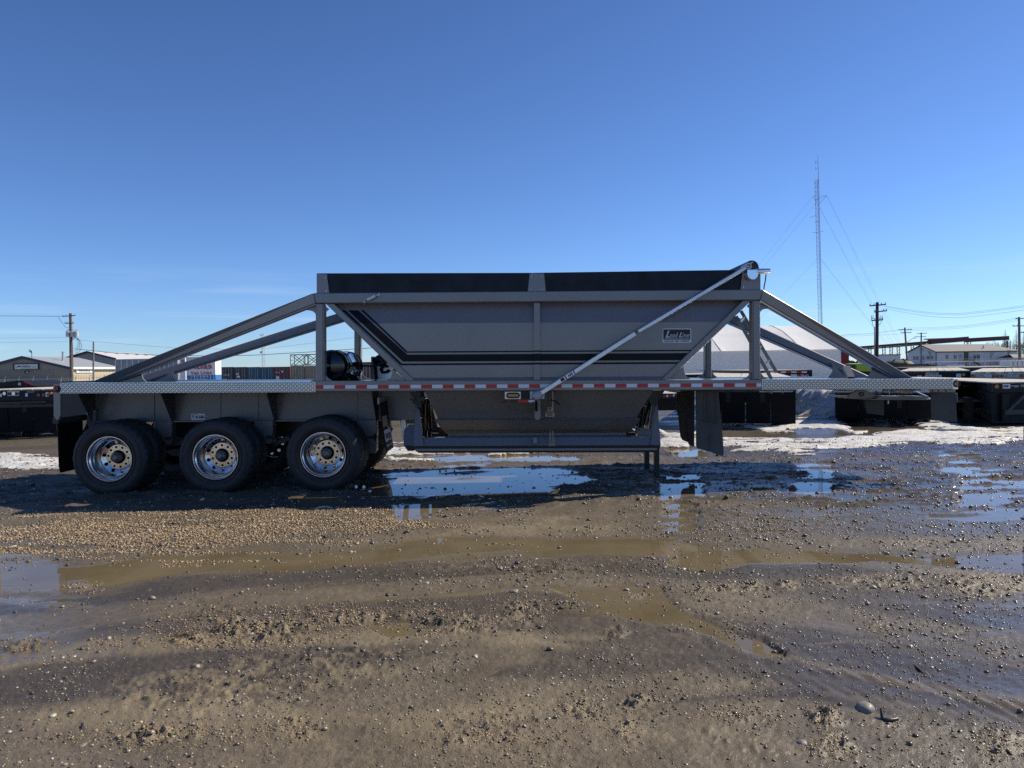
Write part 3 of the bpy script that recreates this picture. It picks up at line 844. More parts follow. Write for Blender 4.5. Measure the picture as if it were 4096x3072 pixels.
# --- corner posts
both('corner_post', MB().pp([(1262.5, 1214), (1289, 1214), (1290, 1528.5), (1262, 1529)], YN+.03, .15), PAINT, bevel=.008)
both('post_flange', MB().pp([(1288, 1216), (1296.5, 1216), (1297.5, 1528), (1290, 1528.5)], YN+.055, .12), PAINT2)
both('corner_post', MB().pp([(3015, 1201.5), (3041, 1201.3), (3042, 1518.5), (3016, 1518.5)], YN+.03, .15), PAINT, bevel=.008)
both('post_flange', MB().pp([(3007.5, 1203), (3015, 1203), (3016, 1518.5), (3008, 1518.5)], YN+.055, .12), PAINT2)
YG = YN+.09
gus([z2(583,470), z2(632,512)] + scoop(z2(632,512), z2(585,585), z2(592,535)), YG)
gus([z2(515,470), z2(420,508), z2(425,518)] + scoop(z2(430,520), z2(517,560), z2(505,520)), YG)
gus([z2(517,1072)] + scoop(z2(517,1072), z2(450,1140), z2(505,1130)) + [z2(517,1140)], YG)
gus([z2(590,1060)] + scoop(z2(590,1060), z2(690,1140), z2(605,1110)) + [z2(590,1140)], YG)
gus([z3(2072,440), z3(2030,485)] + scoop(z3(2030,485), z3(2072,560), z3(2066,505)), YG)
gus([z3(2148,440), z3(2215,470), z3(2215,505)] + scoop(z3(2215,508), z3(2148,535), z3(2160,505)), YG)
gus([z3(2072,1032)] + scoop(z3(2072,1032), z3(1980,1118), z3(2060,1098)) + [z3(2072,1118)], YG)
gus([z3(2148,1040)] + scoop(z3(2148,1040), z3(2212,1112), z3(2160,1100)) + [z3(2148,1118)], YG)
# far posts stand on wide flared feet
fp = MB().prism([W(2789, 1481, 12.2)+V3(-.02,0,0), W(2845, 1481, 12.2)+V3(.02,0,0)] + [W(a, b, 12.2) for a, b in scoop((2848,1484), (2880,1516), (2855,1508))] + [W(a, b, 12.2) for a, b in scoop((2788,1516), (2822-5,1484), (2812,1508))], (0, .03, 0))
fp.build('gusset', PAINT, TR)

# --- sloping end beams of the bin
both('sloping_beam', MB().pp([(1302, 1214.5), (1336, 1214.2), (1662, 1524.6), (1626, 1525)], YN+.035, .12), PAINT, bevel=.008)
both('sloping_beam', MB().pp([(2972, 1202), (3006.5, 1201.7), (2678, 1518.5), (2643, 1519)], YN+.035, .12), PAINT, bevel=.008)
gus([z2(1130,985)] + scoop(z2(1175,1025), z2(1125,1132), z2(1185,1105)) + [z2(1300,1133)], YN+.06)
gus([z3(1490,990)] + scoop(z3(1483,1000), z3(1545,1117), z3(1478,1085)) + [z3(1355,1120)], YN+.06)

# --- bin side panels
def xl(y): return 1325 + (y-1214)*(326/310.)
def xr(y): return 2984 - (y-1203)*(328/316.)
ROWS = [(1213, 1201, 9.90), (1294, 1288, 9.822), (1511, 1505, 9.822), (1527, 1521, 9.775)]
mb = MB(); vs = []
for yl_, yr_, Y in ROWS:
    vs += [W(xl(yl_), yl_, Y), W(xr(yr_), yr_, Y)]
    vs += []
nr = len(ROWS)
mb.add(vs + [v+V3(0, .02, 0) for v in vs], [(2*i, 2*i+1, 2*i+3, 2*i+2) for i in range(nr-1)] + [(2*nr+2*i+2, 2*nr+2*i+3, 2*nr+2*i+1, 2*nr+2*i) for i in range(nr-1)]
       + [(0, 2*nr, 2*nr+1, 1), (2*nr-2, 2*nr-1, 4*nr-1, 4*nr-2)] + [(2*i, 2*i+2, 2*nr+2*i+2, 2*nr+2*i) for i in range(nr-1)] + [(2*i+1, 2*nr+2*i+1, 2*nr+2*i+3, 2*i+3) for i in range(nr-1)])
both('bin_side_panel', mb, PAINT)
both('bin_stiffener', MB().pp([(2135.5, 1211), (2160.5, 1210.8), (2161, 1520.5), (2136, 1520.7)], YN+.03, .07), PAINT, bevel=.006)
# sloping end walls of the bin
for (pa, pb) in (((1318, 1214), (1645, 1527)), ((2990, 1202), (2660, 1520))):
    a, b = W(*pa, YN+.05), W(*pb, YN+.05)
    MB().hexa([a, b, b+V3(.015,0,.015), a+V3(.015,0,.015)], [p+V3(0, 2.5, 0) for p in (a, b, b+V3(.015,0,.015), a+V3(.015,0,.015))]).build('bin_end_wall', PAINT2, TR)

# --- black stripes
def ypan(y, sl): # panel depth at a picture row
    yb = 1294 - sl*6
    return 9.822 + max(0, (yb-y))/81*.078 if y < yb else 9.822
def stripe(top, bot):
    mb = MB(); n_ = len(top)
    f = lambda p: W(p[0], p[1], ypan(p[1], (p[0]-1330)/1650)-.0035)
    vs = [f(p) for p in top] + [f(p) for p in bot]
    mb.add(vs, [(i, i+1, n_+i+1, n_+i) for i in range(n_-1)])
    mb.build('stripe_decal', STRIPE, TR)
e1, e2, e3 = 2772, 2745, 2708
def lerp2(p, q, t): return (p[0]+(q[0]-p[0])*t, p[1]+(q[1]-p[1])*t)
def path(fn, a, k, end):
    a, k = fn(*a), fn(*k)
    yb = 1293.5; t = (yb-a[1])/(k[1]-a[1])
    return [a, lerp2(a, k, t), k, lerp2(k, end, .5), end]
stripe(path(z2, (930,520), (1308,876), (e1+2, 1399)), path(z2, (905,520), (1297,888), (e1-3, 1404.5)))
stripe(path(z2, (882,520), (1308,904), (e1-12, 1412)), path(z2, (792,520), (1270,965), (e2-10, 1440.5)))
stripe(path(z2, (772,520), (1262,981), (e3+8, 1448)), path(z2, (745,520), (1250,997), (e3, 1455.5)))
# the same stripes cross the stiffener
for (ya, yb) in ((1401.8, 1407.6), (1414.5, 1444), (1450.5, 1458)):
    MB().pp([(2135.6, ya), (2160.6, ya-.3), (2160.7, yb-.3), (2135.7, yb)], YN+.028, .0015).build('stripe_decal', STRIPE, TR)

# --- maker's plate
lp = [(a/13.825+2640, b/13.825+1260) for a, b in ((135,740),(1730,735),(1735,1530),(140,1545))]
def rrect(x0, y0, x1, y1, r, n=5):
    P = []
    for cx, cy, a0 in ((x1-r, y0+r, -90), (x1-r, y1-r, 0), (x0+r, y1-r, 90), (x0+r, y0+r, 180)):
        for i in range(n+1):
            t = R(a0+90*i/n); P.append((cx+r*math.cos(t), cy+r*math.sin(t)))
    return P
plate = MB().pp(rrect(2649.8, 1313.8, 2765, 1371.4, 7), YN+.064, .004).build('name_plate', DECALW, TR)
o = MB().pp(rrect(2653.6, 1317.6, 2761, 1360.2, 3.5), YN+.0615, .002).build('plate_field', INK, TR); o.parent = plate
o = MB().pp(rrect(2656.5, 1354.6, 2758, 1357, 1), YN+.059, .002).build('plate_rule', DECALW, TR); o.parent = plate
def sign_text(s, name, m, par, cx, cy, wpx, hpx, Y, **k):
    pxm = F/Y
    o = text(s, name, m, par, W(cx, cy, Y), wpx/pxm, hpx/pxm, **k)
    return o
sign_text('L', 'lettering', DECALW, plate, 2672, 1336.5, 21, 27, YN+.0595, shear=.35, bold=.012)
sign_text('oad', 'lettering', DECALW, plate, 2695.5, 1340.3, 32, 20, YN+.0595, shear=.25, bold=.0, spacing=1.05)
sign_text('L', 'lettering', DECALW, plate, 2723, 1339.5, 16, 20, YN+.0595, shear=.35, bold=.012)
sign_text('ine', 'lettering', DECALW, plate, 2743, 1341.0, 28, 18, YN+.0595, shear=.25, bold=.0, spacing=1.05)
sign_text('WINKLER \u2022 MB \u2022 CANADA', 'lettering', INK, plate, 2707, 1365.6, 100, 6.2, YN+.0625, bold=.01)

# --- sideboards
MB().pp([(1270, 1093), (2130, 1091), (2130, 1169.5), (1270, 1174)], YN+.03, .05).build('sideboard', BOARD, TR, bevel=.004)
MB().pp([(2131, 1091), (3030, 1078), (3030, 1161), (2131, 1169.5)], YN+.03, .05).build('sideboard', BOARD, TR, bevel=.004)
for (xa, xb, ya, yb) in ((1270, 2130, 1093, 1172), (2131, 3030, 1091, 1168)):
    MB().pp([(xa, ya), (xb, ya-7), (xb, yb-6), (xa, yb)], YN+.03, .05).mirror(YC).build('sideboard', BOARD, TR)
def bolts(pts, Y, r=.012):
    for a, b in pts:
        c = W(a, b, Y)
        MB().tube([c, c+V3(0, .018, 0)], r, 8).build('bolt', GALV, TR)
bk = [(1266.5, 1094), (1307, 1097), (1317, 1173), (1266.5, 1174)]
both('board_bracket', MB().pp(bk, YN+.012, .014), PAINT); bolts([z2(597,240), z2(608,352)], YN+.002)
bk = [z3(152,203), z3(277,202), z3(293,364), z3(136,365)]
both('board_bracket', MB().pp(bk, YN+.012, .014), PAINT); bolts([z3(170,229), z3(256,228), z3(160,341), z3(267,340)], YN+.002, .009)
bk = [z3(1993,170), z3(2147,190), z3(2147,340), z3(1975,343)]
both('board_bracket', MB().pp(bk, YN+.012, .014), PAINT); bolts([z3(2013,212), z3(2000,321)], YN+.002)
# bin end boards across
for xx, y_ in ((1272, 1094), (3030, 1080)):
    a = W(xx, y_, YN+.05); b = W(xx, y_+78, YN+.05)
    MB().box(a.x-.02, a.x+.03, a.y, 2*YC-a.y, b.z, a.z).build('end_board', BOARD, TR)

# --- tarp roll, its arm and motor
def d5(a, b): return (2920+a/8.73, 1030+b/8.73)
rc = W(*d5(830, 330), YN+.1)
MB().tube([rc+V3(-.02, .02, 0), rc+V3(-.02, 2.3, 0)], .095, 20).build('rolled_tarp', TARP, TR, smooth=50)
MB().pp([d5(700,250), d5(810,190), d5(900,205), d5(980,290), d5(1025,375), d5(690,405)], YN+.03, .05).build('tarp_end', TARP, TR)
# the tarp lies drawn over the front bow
tA, tB = W(*d5(300, 385), YN-.055), W(*d5(690, 290), YN-.055)
armlo = W(2164, 1572, YN-.10); armmid = W(*z3(1062, 722), YN-.085); armup = W(*d5(570, 345), YN-.06)
MB().bar(armmid.lerp(armlo, -.03), armup, .05, .066, (0, -1, 0)).build('arm_tube', SILV, TR, bevel=.008)
MB().bar(armlo, armmid, .062, .086, (0, -1, 0)).build('arm_sleeve', SILV, TR, bevel=.008, seg=2)
# printed label on the arm sleeve
ad = (armmid-armlo).normalized(); au = ad.cross(Vector((0, -1, 0))).normalized()
if au.z < 0: au = -au
def armlabel(f0, f1, h0, h1, m, name, e):
    p, q = armlo.lerp(armmid, f0)+Vector((0, -.043-e, 0)), armlo.lerp(armmid, f1)+Vector((0, -.043-e, 0))
    return MB().add([p+au*h0, q+au*h0, q+au*h1, p+au*h1], [(0,1,2,3)]).build(name, m, TR)
lbA = armlabel(.17, .36, -.028, .028, WHITE, 'arm_label', .0)
for f0, f1, h0, h1, m_ in ((.21, .245, -.02, .022, INK), (.255, .268, -.026, .026, INKR), (.285, .30, -.015, .01, INK), (.305, .315, -.02, .02, INK), (.32, .33, -.02, .02, INK), (.345, .355, -.026, .026, INK)):
    o = armlabel(f0, f1, h0, h1, m_, 'print_line', .002); o.parent = lbA
kn = MB().tube([W(*d5(535,300), YN-.06), W(*d5(600,330), YN-.06), W(*d5(640,310), YN-.06)], [.045,.05,.05], 10)
kn.build('arm_head', GALV, TR, smooth=60)
c = W(*d5(648, 305), YN-.10); kc = MB().tube([c+V3(0,.0,0), c+V3(0,.20,0)], .045, 20); kc.build('roll_pivot', GALV, TR, smooth=50)
MB().tube([c+V3(0,-.004,0), c+V3(0,.01,0)], .028, 16).build('pivot_hole', BLACK, TR)
MB().prism([W(*d5(540,265), YN-.05), W(*d5(800,140), YN-.05), W(*d5(805,180), YN-.05), W(*d5(640,262), YN-.05)], (0,.05,0)).build('roll_stop', GALV, TR)
mot = [d5(605,420), d5(1000,400), d5(1000,560)] + [d5(795+185*math.cos(t), 590+190*math.sin(t)) for t in [R(q) for q in range(5, 180, 14)]] + [d5(605,600)]
MB().pp(mot, YN-.10, .10).build('motor_cover', CHROME, TR, bevel=.008, seg=2)
mc0, mc1 = W(*d5(900,480), YN-.07), W(*d5(1380,475), YN-.07)
MB().tube([mc0, mc1, mc1+V3(.006,0,0)], [.036*1.0, .036, .030], 24).build('tarp_motor', CHROME, TR, smooth=45)
cb = [W(*d5(1260,590), YN-.06), W(*d5(1235,800), YN-.03), W(*d5(1195,1000), YN+.03), W(*d5(1180,1120), YN+.06)]
MB().tube(cb, .0085, 8).build('motor_cable', BLACK, TR, smooth=60)
# grab handle on the top rail
h0, h1 = W(*z2(938,447), YN-.01), W(*z2(1062,387), YN-.01)
hd = MB().bar(h0+V3(-.02,0,-.009), h0+V3(.03,0,.012), .006, .034, (0,-1,0))
hb0, hb1 = h0.lerp(h1, .22)+V3(0,-.05,0), h0.lerp(h1, .78)+V3(0,-.05,0)
for q in (h0, h1): hd.tube([q+V3(0,-.004,0), q+V3(0,.008,0)], .018, 10)
hd.bar(h0, hb0, .034, .008, (0,0,1)); hd.bar(hb0, hb1, .034, .010, (0,-1,0)); hd.bar(hb1, h1, .034, .008, (0,0,1))
hd.build('grab_handle', GALV, TR)

# --- arm foot: casting, bracket, lamp box
def d2(a, b): return (1980+a/6.9125, 1530+b/6.9125)
MB().pp([d2(968,250), d2(1365,250), d2(1365,450), d2(968,450)], YN+.02, .02).build('pivot_bracket', GALV, TR)
kp = [d2(1310,205), d2(1375,320), d2(1260,470), d2(1180,500), d2(1100,505), d2(1040,460), d2(1015,390), d2(1040,300), d2(1110,240)]
MB().pp(kp, YN-.14, .12).build('arm_knuckle', CAST, TR, bevel=.03, seg=3)
c = W(*d2(1082,432), YN-.143); MB().tube([c, c+V3(0,.02,0)], .009, 10).build('bolt', DARKST, TR)
lb = MB().pp([d2(268,248), d2(715,248), d2(715,466), d2(268,466)], YN+.01, .09).build('lamp_box', TREADM, TR, bevel=.004)
o = MB().pp(rrect(*d2(312,278), *d2(688,438), 11), YN-.004, .016).build('lamp_gasket', INK, TR); o.parent = lb
o = MB().pp(rrect(*d2(352,320), *d2(648,398), 5.4), YN-.014, .02).build('lamp_lens', AMBER, TR, bevel=.004, seg=2); o.parent = lb
MB().pp([d2(715,262), d2(968,262), d2(968,440), d2(715,440)], YN+.12, .06).build('hinge_plate', BLACK, TR)
MB().pp([d2(640,487), d2(928,482), d2(928,548), d2(640,552), d2(622,520)], YN+.0, .02).build('red_tape', REDT, TR)
MB().pp([d2(929,482), d2(1090,478), d2(1092,530), d2(1000,548), d2(929,548)], YN+.0, .02).build('white_tape', WHT, TR)
MB().pp([d2(420,485), d2(640,490), d2(640,545), d2(420,560)], YN+.06, .03).build('hinge_arm', DARKST, TR)
MB().tube([W(*d2(270,478), YN+.03), W(*d2(165,560), YN+.02), W(*d2(250,545), YN+.02), W(*d2(370,490), YN+.03)], .004, 6).build('lamp_wire', BLACK, TR, smooth=60)

# --- hopper below the deck
def tri(name, rows, m, th=.02):
    """a tapering wall: rows of (left pixel, right pixel, depth)"""
    mb = MB(); vs = []
    for pl_, pr_, Y in rows: vs += [W(*pl_, Y), W(*pr_, Y)]
    k = len(rows)
    mb.add(vs, [(2*i, 2*i+1, 2*i+3, 2*i+2) for i in range(k-1)])
    mb.add([v+V3(0, th, 0) for v in vs], [(2*i+2, 2*i+3, 2*i+1, 2*i) for i in range(k-1)])
    mb.add([vs[0], vs[1], vs[1]+V3(0,th,0), vs[0]+V3(0,th,0)], [(0,1,2,3)])
    return both(name, mb, m)
tri('hopper_wall', [(z7(190,160), z7(2042,155), 9.93), (z7(305,388), z7(1902,378), 10.30)], PAINT2)
tri('hopper_lip', [(z7(300,388), z7(1906,378), 10.30), (z7(280,405), z7(1932,399), 10.22), (z7(282,409), z7(1930,403), 10.23)], PAINT2)
tri('hopper_chute', [(z7(282,408), z7(1930,402), 10.24), (z7(345,484), z7(1870,476), 10.40), (z7(372,512), z7(1846,502), 10.62)], PAINT2)
# end walls of the hopper
for s_, (pa, pb, pc) in enumerate(((z7(190,160), z7(305,388), z7(372,512)), (z7(2042,155), z7(1902,378), z7(1846,502)))):
    a, b, c = W(*pa, 9.95), W(*pb, 10.31), W(*pc, 10.63)
    mm = lambda v: Vector((v.x, 2*YC-v.y, v.z))
    mb = MB().add([a, b, mm(b), mm(a)], [(0,1,2,3)]).add([b, c, mm(c), mm(b)], [(0,1,2,3)])
    e = .015 if s_ == 0 else -.015
    mb.add([v+V3(e,0,0) for v in (a, b, mm(b), mm(a))], [(3,2,1,0)])
    mb.build('hopper_end_wall', PAINT2, TR)
MB().pp([z7(1083,175), z7(1130,175), z7(1130,382), z7(1120,400), z7(1092,400), z7(1083,382)], 10.0, .12).build('arm_strut', PAINT2, TR)
MB().bar(W(*d2(1140,540), 9.85), W(*d2(1145,960), 10.15), .035, .04).build('arm_spring', BLACK, TR)
MB().bar(W(*d2(1596,245), 9.90), W(*d2(1600,770), 9.94), .014, .014).build('latch_rod', STEEL, TR)
MB().tube([W(*d2(1690,255), 9.93), W(*d2(1485,255), 9.91), W(*d2(1485,610), 9.93), W(*d2(1680,612), 9.95)], .004, 6).build('latch_loop', DARKST, TR, smooth=60)
MB().tube([W(*d2(1525,490), 9.92), W(*d2(1660,505), 9.92), W(*d2(1710,540), 9.9), W(*d2(1775,610), 9.88)], .011, 8).build('latch_handle', BLACK, TR, smooth=60)
def hopY(py): return 9.93 + (py-1562)/(1671-1562)*.37 - .012
def onhop(a, b): return W(*d2(a, b), hopY(d2(a, b)[1]))
def sticker(pts, m, name, par=None, dy=0):
    P = [onhop(a, b)+V3(0, dy, 0) for a, b in pts]
    o = MB().prism(P, (0, .004, 0)).build(name, m, TR)
    if par: o.parent = par
    return o
st = sticker([(1392,808), (1642,808), (1645,945), (1392,948)], WHITE, 'warning_sticker')
sticker([(1394,810), (1640,810), (1640,848), (1394,850)], YEL, 'sticker_band', st, -.004)
zd_ = (onhop(1500, 700)-onhop(1500, 900)).normalized()
def stext(s, m, par, a, b, w, h): return text(s, 'lettering', m, par, onhop(a, b)+V3(0, -.009, 0), w/6.9125/(F/10.2), h/6.9125/(F/10.2), zd=zd_)
stext('CAUTION', INK, st, 1540, 829, 140, 26)
sticker([(1428,842), (1446,816), (1464,842)], INK, 'sticker_symbol', st, -.008)
for b_, w_ in ((868, 150), (893, 205), (919, 150)):
    sticker([(1515-w_/2, b_-6), (1515+w_/2, b_-6), (1515+w_/2, b_+6), (1515-w_/2, b_+6)], INK, 'print_line', st, -.005)
st = sticker([(1446,690), (1585,690), (1588,800), (1448,802)], WHITE, 'warning_sticker')
sticker([(1455,700), (1575,700), (1575,724), (1455,724)], INKR, 'sticker_band', st, -.004)
for k_ in range(4): sticker([(1465,738+14*k_), (1565,738+14*k_), (1565,744+14*k_), (1465,744+14*k_)], INK, 'print_line', st, -.004)

def tilted(pix, Y, dy, t):
    """plate leaning back: its top edge dy metres further in than its foot"""
    ys = [p[1] for p in pix]; y0, y1 = min(ys), max(ys)
    return MB().prism([W(a, b, Y+dy*(y1-b)/(y1-y0)) for a, b in pix], (0, t, 0))
# --- clam gate: bar, triangular ends, lower channel
YB = 9.98
MB().pp([z7(385,512), z7(1818,504), z7(1818,534), z7(385,540)], 10.42, .05).build('gate_lip', PAINT, TR)
both('gate_bar', tilted([z7(186,545), z7(2018,536), z7(2020,606), z7(192,614)], YB, .075, .12), PAINT, bevel=.006)
both('gate_arm', tilted([z7(122,232), z7(136,232), z7(192,614), z7(108,612)], YB-.02, .26, .09), PAINT, bevel=.006)
both('gate_arm', tilted([z7(2058,238), z7(2070,238), z7(2098,604), z7(2014,606)], YB-.02, .26, .09), PAINT, bevel=.006)
both('gate_end_plate', tilted([z7(30,605), z7(32,520), z7(70,440), z7(118,440), z7(110,610)], YB+.20, .12, .05), PAINT)
both('gate_channel', MB().pp([z7(108,613), z7(2098,605), z7(2085,640), z7(2062,662), z7(150,668), z7(112,640)], YB+.05, .10), BLACK)
MB().pp([z7(122,634), z7(2068,628), z7(2064,645), z7(128,652)], YB+.035, .016).build('gate_trim', PAINT, TR)
MB().pp([z7(30,604), z7(112,612), z7(112,650), z7(62,652)], YB+.2, .05).build('gate_foot', BLACK, TR)
MB().pp([z7(1070,543), z7(1104,543), z7(1104,597), z7(1070,598)], YB-.05, .05).build('gate_catch', PAINT2, TR, bevel=.014, seg=3)
for q in (1209, 1230):
    MB().pp([z7(q-4,490), z7(q+4,490), z7(q+5,585), z7(q-5,585)], YB-.05, .06).build('hinge_ear', PAINT2, TR)
MB().pp([z7(1196,541), z7(1248,541), z7(1250,612), z7(1193,613)], YB-.006, .008).build('hinge_pad', PAINT, TR)
# hanger plates and rams at either end of the hopper
def d1(a, b): return (1440+a/5.925, 1560+b/5.925)
both('gate_hanger', MB().pp([d1(1185,40), d1(1400,40), d1(1420,180), d1(1440,420), d1(1380,420), d1(1310,330), d1(1250,330), d1(1240,190)], 10.08, .05), BLACK)
for a, b in ((1225,215), (1410,215), (1480,210)):
    c = W(*d1(a, b), 10.02); MB().tube([c, c+V3(0,.06,0)], .028, 12).build('pivot_pin', DARKST, TR, smooth=50)
MB().pp([d1(935,600), d1(1240,335), d1(1310,335), d1(1300,400), d1(1140,520), d1(1140,620), d1(945,628)], 10.55, .35).build('ram_guard', BLACK, TR)
MB().pp([d1(1085,630), d1(1170,500), d1(1305,395), d1(1290,800), d1(1100,800)], 10.75, .03).build('ram_plate', mat('khaki_plate', (.20,.175,.145), .5, 0, .1, 4), TR)
MB().pp([d1(960,650), d1(1060,650), d1(1090,880), d1(1040,960), d1(1020,1180), d1(990,1100)], 10.9, .02).build('splash_guard', ALUB, TR)
for a_, b_, ya_, r__ in (((1570,200),(1640,1120),11.0,.055), ((1560,330),(1540,1100),10.8,.045), ((1640,420),(1500,1100),11.2,.04)):
    MB().tube([W(*d1(*a_), ya_), W(*d1(*b_), ya_)], r__, 14).build('gate_ram', BLACKG, TR, smooth=50)
def d3(a, b): return (2540+a/3.95, 1540+b/3.95)
both('gate_hanger', MB().pp([d3(215,215), d3(285,85), d3(470,85), d3(425,160), d3(370,230), d3(345,330), d3(285,330)], 10.08, .05), BLACK)
for a_, b_, ya_, r__ in (((260,250),(155,640),10.9,.05), ((150,330),(100,660),11.1,.05), ((270,300),(225,700),10.4,.035)):
    MB().tube([W(*d3(*a_), ya_), W(*d3(*b_), ya_)], r__, 12).build('gate_ram', BLACKG, TR, smooth=50)
MB().pp([d3(42,690), d3(60,682), d3(265,690), d3(262,805), d3(42,805)], 10.45, .03).build('ram_plate', PAINT2, TR)
c = W(*d3(68,708), 10.44); MB().tube([c, c+V3(0,.03,0)], .012, 10).build('pivot_pin', DARKST, TR)
MB().tube([W(*d3(0,700), 10.55), W(*d3(40,720), 10.5)], .05, 12).build('ram_rod', CHROME, TR, smooth=50)

# --- landing legs
for (xa, xb, yt, yb_, Y) in ((313, 392, 1060, 1455, 10.54), (158, 232, 1060, 1352, 11.42)):
    p0, p1 = W(*d3(xa, yt-60), Y), W(*d3(xb, yb_), Y)
    lg = MB().box(p0.x, p1.x, Y, Y+.11, -.02, p0.z).build('landing_leg', DARKST, TR, bevel=.006)
    for k_ in range(4):
        c = W(*d3((xa+xb)/2-2, yt+50+78*k_), Y-.002)
        if c.z > .05:
            o = MB().tube([c, c+V3(0,.008,0)], .010, 10).build('pin_hole', INK, TR); o.parent = lg
    fx = (p0.x+p1.x)/2
    o = MB().box(fx-.12, fx+.12, Y-.06, Y+.17, -.03, .018).build('leg_foot', DARKST, TR); o.parent = lg

# --- rear chassis
fr0, fr1 = (361, 1574), (1665, 1566)
both('chassis_beam', MB().pp([(362, 1570), (1662, 1562), (1662, 1680), (362, 1686)], 10.50, .02), PAINT3)
both('chassis_flange', MB().pp([(362, 1685), (1600, 1678.5), (1600, 1683), (362, 1690)], 10.42, .16), PAINT3)
for a in (379, 614, 880, 1030, 1427):
    both('web_joint', MB().pp([(a, 1574), (a+3, 1574), (a+3, 1684), (a, 1684)], 10.488, .014), PAINT3)
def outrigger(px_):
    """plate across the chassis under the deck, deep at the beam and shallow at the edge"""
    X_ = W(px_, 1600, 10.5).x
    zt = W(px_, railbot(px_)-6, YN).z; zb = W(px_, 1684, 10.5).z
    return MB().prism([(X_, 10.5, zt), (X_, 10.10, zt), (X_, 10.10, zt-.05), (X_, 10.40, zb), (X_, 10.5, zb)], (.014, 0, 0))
OUTR = mat('shaded_frame_paint', (.05,.05,.055), .45, .2, .1, 3)  # frame paint darkened to carry the shade under the deck
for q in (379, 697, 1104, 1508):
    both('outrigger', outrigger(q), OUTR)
both('cross_web', MB().pp([(241, 1573), (362, 1572), (362, 1640), (350, 1650), (241, 1645)], 11.0-.45, .03), DARKST)
# suspension hangers
for (xa, xb, yt, yb_) in ((616, 688, 1687, 1780), (1018, 1092, 1683, 1776), (1427, 1506, 1680, 1815), (345, 380, 1640, 1720)):
    both('spring_hanger', MB().pp([(xa, yt), (xb, yt-1), (xb, yb_-12), (xb-8, yb_), (xa+14, yb_), (xa, yb_-30)], 10.40, .14), PAINT3, bevel=.008)
for (xa, ya, xb, yb_) in ((690, 1776, 830, 1750), (1095, 1778, 1160, 1750), (600, 1760, 690, 1776)):
    both('equaliser_arm', MB().bar(W(xa, ya, 10.45), W(xb, yb_, 10.45), .06, .07), DARKST)
for q in ((690, 1752), (1095, 1748), (1500, 1748)):
    a = W(*q, 10.36); both('shackle_bolt', MB().tube([a+V3(-.10,0,0), a+V3(.03,0,0)], .018, 10).tube([a+V3(0,-.02,.05), a+V3(0,-.02,-.05)], .012, 8), DARKST)
# belly panel that closes the view between the beams
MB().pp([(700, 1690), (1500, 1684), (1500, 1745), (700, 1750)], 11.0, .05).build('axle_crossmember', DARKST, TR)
# data plate
dp = MB().pp([(764, 1655), (820, 1655), (820, 1679.5), (764, 1680)], 10.494, .004).build('data_plate', WHITE, TR)
for i, (a, b, c_, d_) in enumerate(((766,1658,778,1661),(768,1663,776,1667),(781,1657,790,1659),(781,1661,818,1662.3),(781,1665,792,1673),(796,1664,800,1674),(802,1664,816,1674),(766,1671,778,1673))):
    o = MB().pp([(a, b), (c_, b), (c_, d_), (a, d_)], 10.490, .002).build('print_line', mat('ink_grey', (.12,.12,.13), .6, 0, .1, 9) if i == 0 else bpy.data.materials['ink_grey'], TR); o.parent = dp

# --- tail: bracket with red lamp, bumper, mudflap
tb = MB().pp([(214, 1536.5), (241, 1536), (241, 1664), (233, 1681), (225, 1681), (214.5, 1665)], YN-.004, .05)
both('tail_bracket', tb, PAINT, bevel=.004)
c = W(228, 1556.5, YN-.006)
lm = MB().tube([c, c+V3(0,-.016,0)], .046, 24).build('tail_lamp', INK, TR, smooth=50)
o = MB().lathe([(.033,-.018),(.033,-.026),(.024,-.034),(.0,-.036)], c, 'Y', 20).build('lamp_lens', REDL, TR, smooth=60); o.parent = lm
MB().pp([(241, 1576), (352, 1574), (350, 1668), (240, 1672)], 11.2, .6).build('tail_beam', DARKST, TR)
p, q = W(228, 1676, 9.85), W(328, 1662, 10.45)
MB().box(p.x-.03, p.x+.05, 9.80, 12.3, p.z-.06, p.z+.02).build('flap_hanger', DARKST, TR)
def flapx(x, ya, yb_, zt, zb, name, m, lean=0, curve=.0, n=8, th=.012):
    """a rubber flap hung square to the side of the trailer"""
    mb = MB(); vs = []
    for i in range(n+1):
        t = i/n; z_ = zt+(zb-zt)*t; dx = lean*t + curve*t*t
        r_ = .03 if i == n else 0
        vs += [(x+dx, ya+r_, z_), (x+dx, yb_-r_, z_), (x+dx+th, yb_-r_, z_), (x+dx+th, ya+r_, z_)]
    fs = [(0,1,2,3), (4*n+3, 4*n+2, 4*n+1, 4*n)]
    for i in range(n):
        for j in range(4): fs.append((4*i+j, 4*i+(j+1) % 4, 4*i+4+(j+1) % 4, 4*i+4+j))
    return mb.add(vs, fs)
xm = W(228, 1700, 9.86).x; zt = W(228, 1682, 9.86).z; zb = W(228, 1893, 9.86).z
both('mudflap', flapx(xm, 9.86, 10.44, zt, zb, '', 0), FLAPB, bevel=.01)
